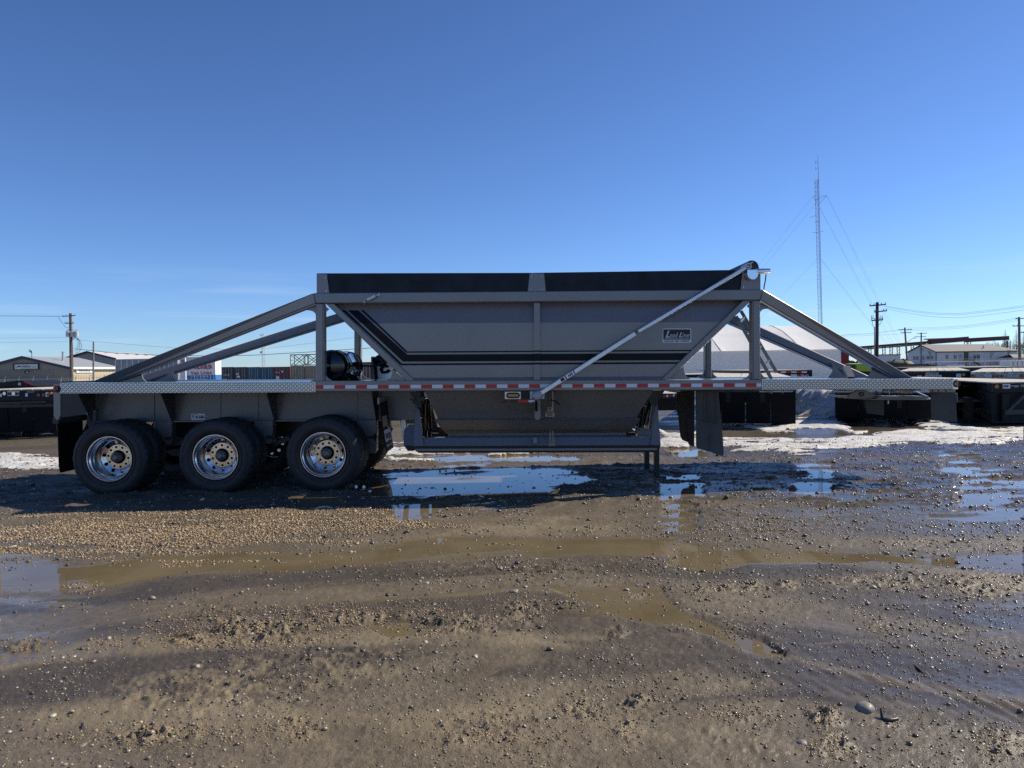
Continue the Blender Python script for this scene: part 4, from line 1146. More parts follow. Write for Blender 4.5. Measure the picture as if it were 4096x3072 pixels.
# flap ahead of the wheels with the maker's panel
xm = W(*d1(480, 700), 9.95).x; zt = W(*d1(400, 300), 9.95).z; zb = W(*d1(490, 1480), 9.95).z
fl, _ = both('mudflap', flapx(xm, 9.95, 10.55, zt, zb, '', 0, lean=.02, curve=.05), FLAPB, bevel=.01)
MB().box(xm-.03, xm-.004, 9.92, 10.6, zt-.02, zt+.07).build('flap_hanger', PAINT2, TR)
pz = lambda b: W(*d1(530, b), 10.2).z
def flapq(z0_, z1_, m, name, ya, yb_, e=.0):
    def fx(z_): t = (zt-z_)/(zt-zb); return xm + .02*t + .05*t*t + .0125 + e
    o = MB().add([(fx(z0_), ya, z0_), (fx(z0_), yb_, z0_), (fx(z1_), yb_, z1_), (fx(z1_), ya, z1_)], [(0,1,2,3)]).build(name, m, TR); o.parent = fl; return o
flapq(pz(940), pz(1210), DECALW, 'flap_panel', 10.0, 10.50)
flapq(pz(1275), pz(1330), DECALW, 'flap_panel', 10.05, 10.48)
xq = xm+.055
o = text('THE', 'lettering', DECALW, TR, (xq-.012, 10.3, pz(905)), .16, .045, xd=(0,1,0), bold=.02, ext=.004); o.parent = fl
for k_ in range(6): flapq(pz(1015+4*k_), pz(1140+4*k_), INK, 'print_line', 10.06+.072*k_, 10.10+.072*k_, .004)
flapq(pz(1290), pz(1314), INK, 'print_line', 10.12, 10.42, .004)

# --- wheels
def holed_disc(r0, r1, rc, rh, n, y, seg=14, rev=False):
    """annulus with n round holes, in the plane y = const"""
    mb = MB(); half = math.pi/n
    for k in range(n):
        a0 = 2*math.pi*k/n
        hole, out = [], []
        cx, cz = rc*math.cos(a0), rc*math.sin(a0)
        for j in range(seg):
            t = 2*math.pi*j/seg + a0
            hole.append((cx+rh*math.cos(t), y, cz+rh*math.sin(t)))
            # matching point on the border of the sector
            dx, dz = math.cos(t-a0), math.sin(t-a0)
            lo, hi = 0, r1*2
            for _ in range(30):
                mid = (lo+hi)/2
                qx, qz = rc+dx*mid, dz*mid
                rr, aa = math.hypot(qx, qz), abs(math.atan2(qz, qx))
                if r0 < rr < r1 and aa < half: lo = mid
                else: hi = mid
            qx, qz = rc+dx*lo, dz*lo
            out.append((qx*math.cos(a0)-qz*math.sin(a0), y, qx*math.sin(a0)+qz*math.cos(a0)))
        # sector corners
        mb.add(hole+out, [(j, (j+1) % seg, seg+(j+1) % seg, seg+j) for j in range(seg)])
        for rr in (r0, r1):
            P = [(rr*math.cos(a0+half*(2*i/6-1)), y+.0006, rr*math.sin(a0+half*(2*i/6-1))) for i in range(7)]
            r2 = rr + (.006 if rr == r0 else -.006)
            Q = [(r2*math.cos(a0+half*(2*i/6-1)), y+.0006, r2*math.sin(a0+half*(2*i/6-1))) for i in range(7)]
            mb.add(P+Q, [(i, i+1, 8+i, 7+i) for i in range(6)])
        # walls of the hole
        mb.add(hole+[(a, y+.02, c) for a, b, c in hole], [(j, (j+1) % seg, seg+(j+1) % seg, seg+j) for j in range(seg)])
    return mb
RT = .527
prof = [(.318,.030),(.330,.006),(.355,-.012),(.40,-.022),(.44,-.024),(.478,-.014),(.500,.006),(.517,.024),(.526,.046)]
tr = [(.5275,.060)]
for gy in (.085,.125,.165): tr += [(.528,gy),(.515,gy+.002),(.515,gy+.010),(.528,gy+.012)]
tr += [(.527,.205)]
full = prof + tr + [(r, .256-a) for r, a in reversed(prof)]
def notch(i, j):
    if i in (7, 8, 9) or i >= len(full)-10: return -.013 if (j % 4) == 0 and (7 <= i <= 9 or i >= len(full)-10) and full[i][0] > .51 else 0
    if 9 < i < len(full)-10 and full[i][0] > .52: return .0014*math.sin(j*1.3+i)
    return 0
TYRE = MB().lathe(full, (0,0,0), 'Y', 120, closed=False, fn=notch)
# raised ribs and lettering blocks on the sidewall
for rr in (.372, .452):
    TYRE.lathe([(rr-.004,-.017 if rr < .4 else -.020),(rr-.002,-.026 if rr < .4 else -.028),(rr+.002,-.026 if rr < .4 else -.028),(rr+.004,-.018)], (0,0,0), 'Y', 80)
RIM = MB().lathe([(.322,.030),(.318,.012),(.312,.002),(.304,.002),(.299,.010),(.296,.030),(.284,.040),(.276,.060),(.272,.085),(.262,.095),(.258,.110),(.256,.222),(.250,.233),(.240,.240)], (0,0,0), 'Y', 64)
hd_ = holed_disc(.168, .242, .212, .026, 10, .228); RIM.add([(x, y+.011+(.242-math.hypot(x, z))*.42, z) for x, y, z in hd_.v], hd_.f)
RING = MB().lathe([(.176,.272),(.178,.241),(.172,.235),(.166,.2345)], (0,0,0), 'Y', 48)
hr = holed_disc(.098, .167, .1415, .0185, 10, .2345, 12); RING.add(hr.v, hr.f)
RING.lathe([(.099,.2345),(.096,.242),(.096,.28)], (0,0,0), 'Y', 40)
HUB = MB().lathe([(.090,.290),(.080,.262),(.077,.235),(.070,.20),(.068,.165),(.062,.150),(.055,.147),(.052,.140),(.050,.118),(.044,.112),(.030,.110),(.029,.120),(.0,.121)], (0,0,0), 'Y', 32)
for k in range(6):
    t = R(60*k+20); c = V3(.058*math.cos(t), 0, .058*math.sin(t)); HUB.tube([c+V3(0,.140,0), c+V3(0,.16,0)], .007, 6)
NUT = MB().tube([(0,.226,0),(0,.255,0)], .0125, 6)
def wheel(px_, py_, Y, side=1, inner=False, twist=0.0):
    global WP
    c = W(px_, py_, Y)
    if WP is None:
        w = RIM.build('wheel', ALU, None, smooth=40); OFF[w.name] = Vector()
        t = TYRE.build('tyre', RUBBER, w, smooth=38)
        RING.build('hub_ring', HUBC, w, smooth=40)
        HUB.build('hub_cap', mat('hub_steel', (.16,.16,.165), .38, .7, .2, 9, .05, 60), w, smooth=40)
        nt = NUT.build('wheel_nut', DARKST, w)
        nt.location = (.1415, 0, 0)
        for k in range(1, 10):
            q = nt.copy(); col.objects.link(q); q.parent = w
            q.location = (.1415*math.cos(R(36*k)), 0, .1415*math.sin(R(36*k)))
        WP = w
    else:
        w = copy_tree(WP)
    w.parent = TR
    w.location = Vector((c.x, Y if side > 0 else 2*YC-Y, c.z)) - OFF[TR.name]
    w.rotation_euler = (0, twist, 0) if side > 0 else (0, twist, math.pi)
    return w
WP = None
WH = [(436, 1836), (861, 1829), (1292, 1819)]
for i, (a, b) in enumerate(WH):
    wheel(a, b, YN+.035, 1, twist=R(7+11*i))
    wheel(a, b, YN+.035, -1, twist=R(5+17*i))
# inner wheels of each pair: tyre and rim only
for i, (a, b) in enumerate(WH):
    for side in (1, -1):
        c = W(a, b, YN+.035)
        src = [o for o in WP.children if o.name.startswith('tyre')][0]
        q = src.copy(); col.objects.link(q); q.parent = TR; q.name = 'inner_tyre'
        y_ = YN+.035+.335
        q.location = Vector((c.x, y_ if side > 0 else 2*YC-y_-.0, c.z)) - OFF[TR.name]
        q.rotation_euler = (0, R(9*i), 0) if side > 0 else (0, R(9*i), math.pi)
    c = W(a, b, YN+.035)
    MB().tube([(c.x, YN+.3, c.z), (c.x, 2*YC-YN-.3, c.z)], .075, 16).tube([(c.x, YN+.42, c.z), (c.x, YN+.62, c.z)], .20, 24).tube([(c.x, 2*YC-YN-.62, c.z), (c.x, 2*YC-YN-.42, c.z)], .20, 24).build('axle', DARKST, TR, smooth=50)
    MB().box(c.x-.42, c.x+.42, 10.50, 10.58, c.z+.07, c.z+.13).build('leaf_spring', DARKST, TR)

# --- air tank and the lit box on the deck
tk = W(1325, 1463, 10.1); ang = 0
r_ = .225
pr = [(0,-.075),(.07,-.07),(.14,-.05),(.19,-.025),(.215,.0),(r_,.03),(r_+.004,.04),(r_+.004,.055),(r_,.065),(r_,1.05),(r_+.004,1.06),(r_,1.08),(.19,1.14),(.1,1.18),(0,1.19)]
AT = MB().lathe(pr, tk, 'Y', 40).build('air_tank', BLACKG, TR, smooth=50)
for yy_ in (.28, .82):
    o = MB().lathe([(r_+.001,yy_),(r_+.006,yy_),(r_+.006,yy_+.05),(r_+.001,yy_+.05)], tk, 'Y', 40).build('tank_strap', BLACK, TR, smooth=40); o.parent = AT
q = W(*z2(612, 992), 10.0)
o = MB().tube([q+V3(-.03,0,.02), q+V3(.03,0,-.02)], .022, 10).build('drain_valve', mat('brass', (.45,.36,.16), .35, .9), TR); o.parent = AT
dk = W(1400, railtop(1400), YN).z
for yy_ in (.25, .85):
    MB().prism([(tk.x-.22, 10.1+yy_, dk-.01), (tk.x+.22, 10.1+yy_, dk-.01), (tk.x+.15, 10.1+yy_, dk+.1), (tk.x-.15, 10.1+yy_, dk+.1)], (0,.06,0)).build('tank_saddle', BLACK, TR)
MB().tube([tk+V3(.2,1.0,.0), tk+V3(.45,.9,-.01), W(1530, 1455, 10.9), W(1560, 1446, 10.8)], .014, 8).build('air_hose', BLACK, TR, smooth=60)
hb_ = MB().pp([(1484, 1426), (1567, 1426), (1572, 1516), (1484, 1516)], 11.7, .04).build('valve_panel', TREADM, TR)
c = W(1523, 1442, 11.68); o = MB().lathe([(.10,0),(.10,-.03),(.07,-.05),(0,-.05)], c, 'Y', 24).build('gauge', BLACK, TR, smooth=50); o.parent = hb_
for pts in ([(1490,1430),(1496,1460),(1500,1490),(1503,1524)], [(1549,1468),(1541,1462),(1528,1466),(1522,1478),(1528,1490),(1545,1488),(1556,1480)]):
    MB().tube([W(a, b, 11.62) for a, b in pts], .022, 8).build('air_hose', BLACK, TR, smooth=60)

# --- ladder at the front of the bin
l0a, l0b = W(2944, 1265, 10.75), W(3086, 1516, 10.60); l1a, l1b = W(2964, 1244, 11.12), W(3106, 1490, 10.97)
MB().bar(l0a, l0b, .035, .05).build('ladder_rail', PAINT, TR); MB().bar(l1a, l1b, .035, .05).build('ladder_rail', PAINT, TR)
for t in (.1, .33, .57, .8):
    MB().bar(l0a.lerp(l0b, t), l1a.lerp(l1b, t), .03, .03).build('ladder_rung', PAINT, TR)
# short brace on the far front beam
MB().bar(W(3385, 1468, 11.0), W(3405, 1512, 10.8), .10, .05).build('beam_brace', PAINT, TR)

# --- front running gear: coupler plate, flaps, lamp
def d4(a, b): return (3360+a/4.424, 1500+b/4.424)
zt = W(*d4(800, 440), 10.45).z
ck = MB().prism([W(*d4(70,415), 10.4), W(*d4(660,440), 10.3), W(*d4(1535,440), 10.3), W(*d4(1605,428), 10.35), W(*d4(1605,428), 10.35)+V3(-.1,1.2,0), W(*d4(70,415), 10.4)+V3(.1,1.1,0)], (0,0,.012))
ck.build('coupler_plate', PAINT2, TR)
MB().pp([d4(155,412), d4(158,348), d4(335,262), d4(450,258), d4(662,378), d4(662,438)], 10.38, .05).build('coupler_cheek', PAINT2, TR)
c = W(*d4(384,340), 10.37); MB().lathe([(.035,0),(.035,-.006),(.02,-.006),(.02,0)], c, 'Y', 20).build('lifting_eye', INK, TR)
MB().pp([d4(662,380), d4(1535,376), d4(1535,438), d4(662,438)], 10.32, .05).build('coupler_beam', PAINT2, TR)
p = W(*d4(662,380), 10.32); q = W(*d4(1535,376), 10.32)
MB().prism([p, q, q+V3(-.05,.42,.0), p+V3(.1,.42,.0)], (0,0,-.01)).build('coupler_top', PAINT, TR)
MB().prism([W(*d4(1330,278), 11.1), W(*d4(1600,425), 10.4), W(*d4(1535,438), 10.34), W(*d4(1530,375), 10.34), W(*d4(1330,290), 11.1)], (.03,0,0)).build('coupler_rib', PAINT, TR)
MB().pp([d4(640,280), d4(745,335), d4(745,345), d4(610,340)], 10.8, .03).build('coupler_rib', PAINT, TR)
MB().pp([d4(900,250), d4(1340,250), d4(1270,330), d4(1180,262), d4(960,300)], 10.9, .3).build('king_box', PAINT2, TR)
for pts in ([(750,305),(780,260),(835,245)], [(850,245),(862,300),(862,340)]):
    MB().tube([W(*d4(a, b), 10.6) for a, b in pts], .012, 6).build('air_hose', GALV, TR, smooth=60)
MB().tube([W(*d4(855,450), 10.4), W(*d4(850,510), 10.4)], .01, 6).build('drain_cord', GALV, TR)
# under-deck cross members hidden in shade
for q in (2720, 3100, 3420, 3700):
    p = W(q, railbot(q), YN)
    MB().box(p.x-.04, p.x+.04, YN+.16, 2*YC-YN-.16, p.z-.03, p.z+.03).build('cross_member', PAINT2, TR)
def flap2(pix, Y0, Y1, m, name='mudflap', th=.012):
    """flap given by its picture outline; left edge at depth Y0, right edge at Y1"""
    xa, xb = min(p[0] for p in pix), max(p[0] for p in pix)
    f = lambda p: W(p[0], p[1], Y0+(Y1-Y0)*(p[0]-xa)/(xb-xa))
    return MB().prism([f(p) for p in pix], (.004, th, 0)).build(name, m, TR)
def z8(a, b): return (2600+a/2.765, 1480+b/2.765)
f1 = flap2([z8(505,228), z8(755,228), z8(775,460), z8(805,740), z8(817,925), z8(808,950), z8(790,950), z8(690,915), z8(660,900), z8(652,903), z8(520,865), z8(508,845)], 10.05, 9.88, FLAP)
f0 = flap2([z8(290,228), z8(492,228), z8(490,835), z8(478,848), z8(430,825), z8(420,800), z8(355,772), z8(335,735), z8(315,560)], 11.95, 11.75, FLAP)
for fl_, Y0, sets in ((f1, 9.90, (((515,230),(520,550),(592,570),(597,230)), ((628,230),(632,575),(722,598),(720,235)))), (f0, 11.78, (((296,230),(305,500),(355,512),(355,232)), ((385,232),(400,520),(450,533),(455,232))))):
    for s_ in sets:
        o = MB().tube([W(*z8(*p), Y0-.02+.0) for p in s_], .008 if Y0 < 10 else .007, 6).build('flap_wire', INK, TR); o.parent = fl_
# slit down the middle of the near flap
o = MB().tube([W(*z8(652,700), 9.93), W(*z8(655,900), 9.92)], .004, 5).build('flap_slit', INK, TR); o.parent = f1
o = MB().tube([W(*z8(400,520), 11.8), W(*z8(412,700), 11.8), W(*z8(420,790), 11.8)], .005, 5).build('flap_slit', INK, TR); o.parent = f0
MB().pp([z8(290,222), z8(760,218), z8(760,232), z8(290,235)], 9.98, .03).build('flap_hanger', DARKST, TR)
ff = flap2([d4(1600,300), d4(2040,300), d4(2075,830), d4(1700,808), d4(1625,785)], 9.95, 9.80, FLAP)
o = MB().pp([d4(1595,240), d4(2045,236), d4(2042,305), d4(1598,300)], 9.80, .02).build('flap_hanger', PAINT2, TR)
for q in (1640, 1745, 1875): 
    c = W(*d4(q, 282), 9.795); o = MB().tube([c, c+V3(0,.01,0)], .012, 8).build('bolt', INK, TR)
flap2([d4(458,445), d4(778,445), d4(778,710), d4(490,682), d4(466,650)], 10.75, 10.6, FLAP)
# front end bracket with amber lamp
MB().pp([(3812.5, 1513.5), (3833, 1513), (3833, 1557), (3812.5, 1558)], YN-.004, .06).build('front_bracket', ALUB, TR, bevel=.004)
c = W(3829, 1534, YN+.0)
MB().lathe([(.050,-.005),(.05,-.012),(.03,-.014)], W(3826, 1535, YN), 'Y', 24).build('lamp_gasket', INK, TR, smooth=40)
MB().pp(rrect(3826.5, 1522.5, 3833.5, 1545, 3), YN-.02, .02).build('amber_lamp', AMBERD, TR, bevel=.003)
for k_ in range(4):
    c = W(3815.5, 1518+11*k_, YN-.006); MB().tube([c, c+V3(0,-.006,0)], .006, 8).build('rivet', CHROME, TR)
for q, L in ((3083, .055), (3130, .06)):
    c = W(q, 1561, 9.95); MB().tube([c+V3(-.02,0,.02), c+V3(-.02,0,-.03), c+V3(.0,0,-.05), c+V3(.02,0,-.03), c+V3(.02,0,.02)], .006, 6).build('tie_ring', STEEL, TR, smooth=60)
# ---------------------------------------------------------------- flatbeds parked behind
PLANK = mat('weathered_plank', (.46,.42,.35), .8, 0, .25, 2.5, .2, 30, 0, dirt=.5, dirtc=(.60,.59,.57))
PLANKD = mat('worn_plank', (.36,.31,.24), .85, 0, .35, 2.5, .2, 30, 0, dirt=.7, dirtc=(.14,.115,.09))
FBLK = mat('flatbed_black', (.009,.010,.012), .5, 0, .3, 3, .05, 60, 0, dirt=.4, dirtc=(.026,.024,.022), spec=.3)
FDIRT = mat('flatbed_dirty_white', (.42,.39,.35), .6, 0, .3, 2, .05, 60, 0, dirt=.8, dirtc=(.18,.145,.11))
PLATE = mat('number_plate', (.75,.75,.74), .4, 0, .05, 9)
def X_(px_, Y): return W(px_, 1480, Y).x
TY2 = None
def simple_tyre(parent, x, y, r=.5):
    global TY2
    if TY2 is None:
        TY2 = MB().lathe([(.27,.0),(.30,-.02),(.42,-.03),(.48,.0),(.50,.05),(.50,.22),(.47,.26),(.28,.25)], (0,0,0), 'X', 28).lathe([(.27,.0),(.26,.06),(.1,.06),(0,.05)], (0,0,0), 'X', 28).build('tyre', RUBBER, None, smooth=40)
        o = TY2; o.parent = parent; OFF[o.name] = OFF[parent.name]
    else:
        o = TY2.copy(); col.objects.link(o); o.parent = parent
    o.location = Vector((x, y, r)) - OFF[parent.name]
    return o
TYRE_FIX = []
def flatbed(label, xl_, xr_, Y, z, L, boards=9, hd=.20, hmat=None, flaps=4, fz=(.15, .88), stands=(), wood=None, tyres=True, turn=False, group='flatbed trailers parked in the row behind'):
    hmat = hmat or FBLK; wood = wood or PLANK
    t = thing('flatbed_trailer', label, 'trailer', ((xl_+xr_)/2, Y, 0), group)
    w = (xr_-xl_)/boards; mesh = None
    for i in range(boards):
        a = xl_+i*w
        if mesh is None:
            o = MB().box(a+.012, a+w-.012, Y, Y+L, z-.035, z).build('deck_board', wood, t); mesh = o
        else:
            o = mesh.copy(); col.objects.link(o); o.parent = t; o.location = (i*w, 0, random.uniform(-.004, .004))
    MB().box(xl_, xr_, Y-.03, Y+.05, z-hd-.036, z-.038).build('rear_header', hmat, t)
    for s in (xl_-.03, xr_-.01):
        MB().box(s, s+.04, Y+.06, Y+L, z-.16, z+.004).build('side_rail', FBLK, t)
    for s in (-.45, .45):
        c = (xl_+xr_)/2+s
        MB().box(c-.06, c+.06, Y+.06, Y+L, max(.45, z-.62), z-.04).build('frame_beam', FBLK, t)
    if flaps:
        fw = (xr_-xl_)/flaps
        for i in range(flaps):
            a = xl_+i*fw
            e = random.uniform(-.02, .02)
            MB().hexa([(a+.015, Y+.10+e, fz[0]), (a+fw-.015, Y+.10+e, fz[0]+random.uniform(-.01,.02)), (a+fw-.01, Y+.06, fz[1]), (a+.01, Y+.06, fz[1])],
                      [(a+.015, Y+.12+e, fz[0]), (a+fw-.015, Y+.12+e, fz[0]), (a+fw-.01, Y+.08, fz[1]), (a+.01, Y+.08, fz[1])]).build('mudflap', FLAPB, t)
        MB().box(xl_, xr_, Y+.03, Y+.10, fz[1]-.01, fz[1]+.07).build('flap_hanger', DARKST, t)
        MB().box(xl_+.25, xr_-.25, Y-.06, Y+.02, fz[1]+.10, fz[1]+.15).build('bumper_bar', DARKST, t)
        for s in (.12, .25, .38):
            for e in (xl_+s, xr_-s): MB().tube([(e, Y-.03, z-.16), (e, Y-.055, z-.16)], .045, 12).build('rear_lamp', REDL, t)
    if tyres:
        for k in range(2):
            for s in (xl_+.03, xl_+.33, xr_-.58, xr_-.28):
                simple_tyre(t, s, Y+1.0+1.3*k)
    for s in stands:
        lg = MB().box(s-.09, s+.09, Y+.25, Y+.40, .06, .9).build('support_leg', FBLK, t)
        o = MB().prism([(s-.20, Y+.15, -.02), (s+.20, Y+.15, -.02), (s+.20, Y+.50, -.02), (s-.20, Y+.50, -.02)], (0, 0, .035)).build('leg_foot', FBLK, t); o.parent = lg
    phi = ((xl_+xr_)/2/Y) if turn else 0
    if turn: phi = math.atan(phi); t.rotation_euler.z = -phi; t.scale.x = math.cos(phi)
    return t
def patch(t, name, x0, y0, x1, y1, Y, m, th=.01):
    a, b = W(x0, y0, Y), W(x1, y1, Y)
    return MB().box(a.x, b.x, Y-th, Y, b.z, a.z).build(name, m, t)
def lampat(t, name, px_, py_, r, Y, m):
    c = W(px_, py_, Y); return MB().tube([c, c+V3(0,-.03,0)], r, 14).build(name, m, t)
def ptext(t, s, x0, y0, x1, y1, Y, m, **k):
    pm = F/Y
    return text(s, 'lettering', m, t, W((x0+x1)/2, (y0+y1)/2, Y), (x1-x0)/pm, (y1-y0)/pm, **k)

# left of the frame, rear lamps towards us
Y = 19.0; xr_ = X_(213, Y)
t = flatbed('black flatbed with bright deck at far left, lamps on its rear header', xr_-2.6, xr_, Y, 1.335, 13, hd=.26, flaps=4, fz=(.19,.86), stands=(X_(36, Y), X_(192, Y)))
Yh = Y-.04
patch(t, 'lamp_panel', 30, 1564, 78, 1583, Yh, STEEL)
for q in (20, 57): lampat(t, 'rear_lamp', q, 1574, .045, Yh-.005, CHROME)
for q in (38, 68): lampat(t, 'rear_lamp', q, 1575, .035, Yh-.012, INK)
p_ = patch(t, 'maker_panel', 107, 1563, 138, 1572, Yh, FLAP); o = ptext(t, 'LODE KING', 110, 1565, 135, 1570, Yh-.012, STEEL)
for a, b, c_, d_ in ((102,1573,112,1586), (183,1569,195,1587), (0,1575,9,1587)): patch(t, 'reflector', a, b, c_, d_, Yh, WHT)
lampat(t, 'marker_lamp', 205, 1573, .035, Yh, AMBER)
MB().box(xr_-2.6, xr_-.9, Y+.02, Y+.12, .86, .98).build('bumper_bar', DARKST, t)

# row to the right
Y = 18.5
t = flatbed('black flatbed left of the snow heap, its rear flaps nearly on the ground', X_(3180, Y)-2.6, X_(3180, Y), Y, 1.30, 12, fz=(.12,.95), hd=.2, turn=True)
patch(t, 'bumper_plate', 3040, 1562, 3170, 1566, Y-.05, STEEL)
Y = 18.7
t = flatbed('low black flatbed behind the coupler plate, standing on one jack', X_(3331, Y), X_(3726, Y), Y, 1.06, 12, fz=(.16,.84), hd=.16, stands=(X_(3674, Y),), turn=True)
patch(t, 'bumper_plate', 3330, 1560, 3726, 1566, Y-.05, STEEL)
Y = 26.0
t = flatbed('black flatbed with a maker panel and red number plate in the middle of its rear', X_(3593, Y), X_(3877, Y), Y, 1.32, 14, hd=.42, flaps=0, turn=True)
Yh = Y-.04
patch(t, 'maker_panel', 3705, 1490.5, 3757, 1500, Yh, STEEL); ptext(t, 'LODE KING', 3708, 1492, 3752, 1498, Yh-.014, INK, shear=.3, bold=.02)
patch(t, 'number_plate', 3702, 1501, 3769, 1513, Yh, PLATE); ptext(t, 'SDRT350', 3708, 1502.5, 3763, 1511.5, Yh-.014, INKR, bold=.02)
patch(t, 'reflector', 3672, 1503, 3688, 1513, Yh, WHT); patch(t, 'reflector', 3826, 1494, 3846, 1510, Yh, WHT)
lampat(t, 'marker_lamp', 3855, 1498, .055, Yh, AMBER)
Y = 24.0
t = flatbed('dirty white flatbed at right with round red lamps above the dark trailer nose', X_(3879, Y), X_(4190, Y), Y, 1.27, 14, hd=.22, hmat=FDIRT, flaps=0, turn=True)
Yh = Y-.04
for q in (3893, 3977, 3994, 4011): lampat(t, 'rear_lamp', q, 1505, .045, Yh, REDL)
lampat(t, 'rear_lamp', 3886, 1505, .04, Yh, REDL); lampat(t, 'rear_lamp', 4090, 1502, .06, Yh, REDL)
patch(t, 'number_plate', 3939, 1499, 3969, 1511, Yh, PLATE); ptext(t, '6855-56', 3942, 1502, 3966, 1509, Yh-.014, STEEL)
patch(t, 'maker_panel', 4030, 1500, 4076, 1510, Yh, STEEL); ptext(t, 'FB1201', 4038, 1502, 4060, 1508, Yh-.014, WHITE)
for q in (3890, 3955, 4000, 4045): patch(t, 'reflector', q-9, 1491.5, q+9, 1495.5, Yh, WHITE)
flatbed('pale flatbed farthest back at right, by the wire fence', X_(3860, 38), X_(4140, 38), 38, 1.32, 9, flaps=0, hd=.25)
# step-deck
Y = 20.5
t = flatbed('low wooden step deck between the front mudflap and the dark trailer nose', X_(3824, Y), X_(3824, Y)+2.5, Y, .50, 12.5, flaps=0, hd=.16, wood=PLANKD, tyres=False)
MB().box(X_(3824, Y)+.05, X_(3824, Y)+.2, Y+.2, Y+.4, 0, .4).build('support_leg', FBLK, t)
# dark trailer nose at the right edge
zD = 1.10
P1, P2_, P0 = G(3972, 1529.5, zD), G(3884, 1511.5, zD), G(4230, 1534, zD)
t = thing('flatbed_trailer', 'dark trailer nose at the right edge with white number stickers and planked deck', 'trailer', (P1.x, P1.y, 0), 'flatbed trailers parked in the row behind')
plan = [P1, Vector((P1.x+2.4, P1.y, zD)), Vector((P1.x+2.9, 29, zD)), Vector((P2_.x+.2, 29, zD)), P2_]
ndir = 8
for i in range(ndir):
    a, b = i/ndir, (i+1)/ndir-.006
    q0, q1 = P1.lerp(plan[1], a), P1.lerp(plan[1], b)
    r0, r1 = plan[3].lerp(plan[2], a), plan[3].lerp(plan[2], b)
    MB().prism([q0, q1, r1, r0], (0, 0, -.03)).build('deck_board', PLANK, t)
dn = Vector((0, 0, -.04))
MB().prism([p+dn for p in plan], (0, 0, -.22)).build('nose_header', FBLK, t)
ins = [p+Vector((.05, .12, -.27)) for p in plan]
MB().prism(ins, (0, 0, -.78)).build('nose_body', FBLK, t)
fx0 = P1.x
MB().box(fx0+.25, fx0+.42, P1.y+.02, P1.y+.2, .12, .80).build('support_leg', FBLK, t)
MB().box(fx0-.25, fx0-.1, P1.y+.6, P1.y+.8, .02, .7).build('support_leg', FBLK, t)
MB().box(fx0+.30, fx0+2.2, P1.y-.02, P1.y+.08, .28, .40).build('cross_brace', FLAP, t)
MB().bar((fx0+.35, P1.y, .35), (fx0+.9, P1.y, .85), .06, .06).build('cross_brace', FLAP, t)
MB().tube([(fx0-.4, P1.y+1.0, .8), (fx0-.4, P1.y+1.0, .55)], .11, 14).build('air_reservoir', STEEL, t, smooth=50)
patch(t, 'number_sticker', 4010, 1536, 4040, 1554, P1.y-.002, WHITE); ptext(t, '398', 4012, 1540, 4033, 1550, P1.y-.016, INK, bold=.02)
patch(t, 'maker_badge', 4041, 1542, 4075, 1545, P1.y-.002, STEEL); patch(t, 'maker_badge', 4056, 1545.2, 4072, 1549, P1.y-.002, STEEL)
ptext(t, '79', 4082, 1539, 4098, 1549, P1.y-.006, WHITE, bold=.01)
patch(t, 'reflector', 3950, 1530, 3963, 1539, P1.y+.9, WHITE)
lampat(t, 'marker_lamp', 3985, 1546, .05, P1.y, AMBERD)
# side-on low flatbed seen past the gate
Y = 18.9; a, b = X_(2450, Y), X_(2722, Y)
t = thing('flatbed_trailer', 'low flatbed standing side on behind the bin gate, bright deck and lights along its edge', 'trailer', ((a+b)/2, Y, 0), 'flatbed trailers parked in the row behind')
for i in range(7): MB().box(a, b, Y+.05+i*.36, Y+.40+i*.36, .885, .92).build('deck_board', PLANK, t)
MB().box(a, b, Y, Y+.05, .78, .925).build('side_rail', FBLK, t); MB().box(a, b, Y+.4, Y+.6, .45, .88).build('frame_beam', FBLK, t)
for q in range(2652, 2705, 13): patch(t, 'reflector', q, 1581-(q-2652)*.10, q+8, 1590-(q-2652)*.10, Y-.004, WHT if q % 2 else REDT)
for k in range(2): 
    o = simple_tyre(t, b-1.2-1.1*k, Y+.3); o.rotation_euler = (0, 0, math.pi/2)
# another behind the wheels
Y = 24.0
flatbed('black flatbed behind the rear wheels, glimpsed before the gate', X_(1380, Y), X_(1380, Y)+2.6, Y, 1.25, 12, fz=(.5,.9), stands=(X_(1573, Y),))
# in front of the fabric shelter
Y = 40.0
t = flatbed('far flatbed by the fabric shelter with red and white tape and round red lamps', X_(3040, Y), X_(3248, Y), Y, 1.32, 11, hd=.42, flaps=0)
Yh = Y-.04
for i, q in enumerate(range(3060, 3210, 21)): patch(t, 'red_tape' if i % 2 == 0 else 'white_tape', q, 1486, q+20.5, 1491, Yh, REDT if i % 2 == 0 else WHT)
for q, m_ in ((3193, AMBERD), (3210, REDLB), (3227, REDLB)):
    lampat(t, 'lamp_ring', q, 1505.5, .105, Yh, WHITE) if m_ is REDLB else None
    lampat(t, 'rear_lamp', q, 1505.5, .075, Yh-.02, m_)
lampat(t, 'marker_lamp', 3201, 1498, .04, Yh, REDLB)
patch(t, 'number_plate', 3163, 1498, 3188, 1507, Yh, PLATE); ptext(t, 'SDF1604', 3165, 1500, 3186, 1505, Yh-.014, INKR)
patch(t, 'reflector', 3129, 1496, 3137, 1504, Yh, WHITE)
flatbed('dark flatbed by the fabric shelter, left of the taped one', X_(2735, 42), X_(3008, 42), 42, 1.15, 6, hd=.42, flaps=0, hmat=FBLK)
Y = 31
flatbed('pale narrow trailer deck right behind the right corner post', X_(2960, Y), X_(3165, Y), Y, 1.10, 7, hd=.3, flaps=0)
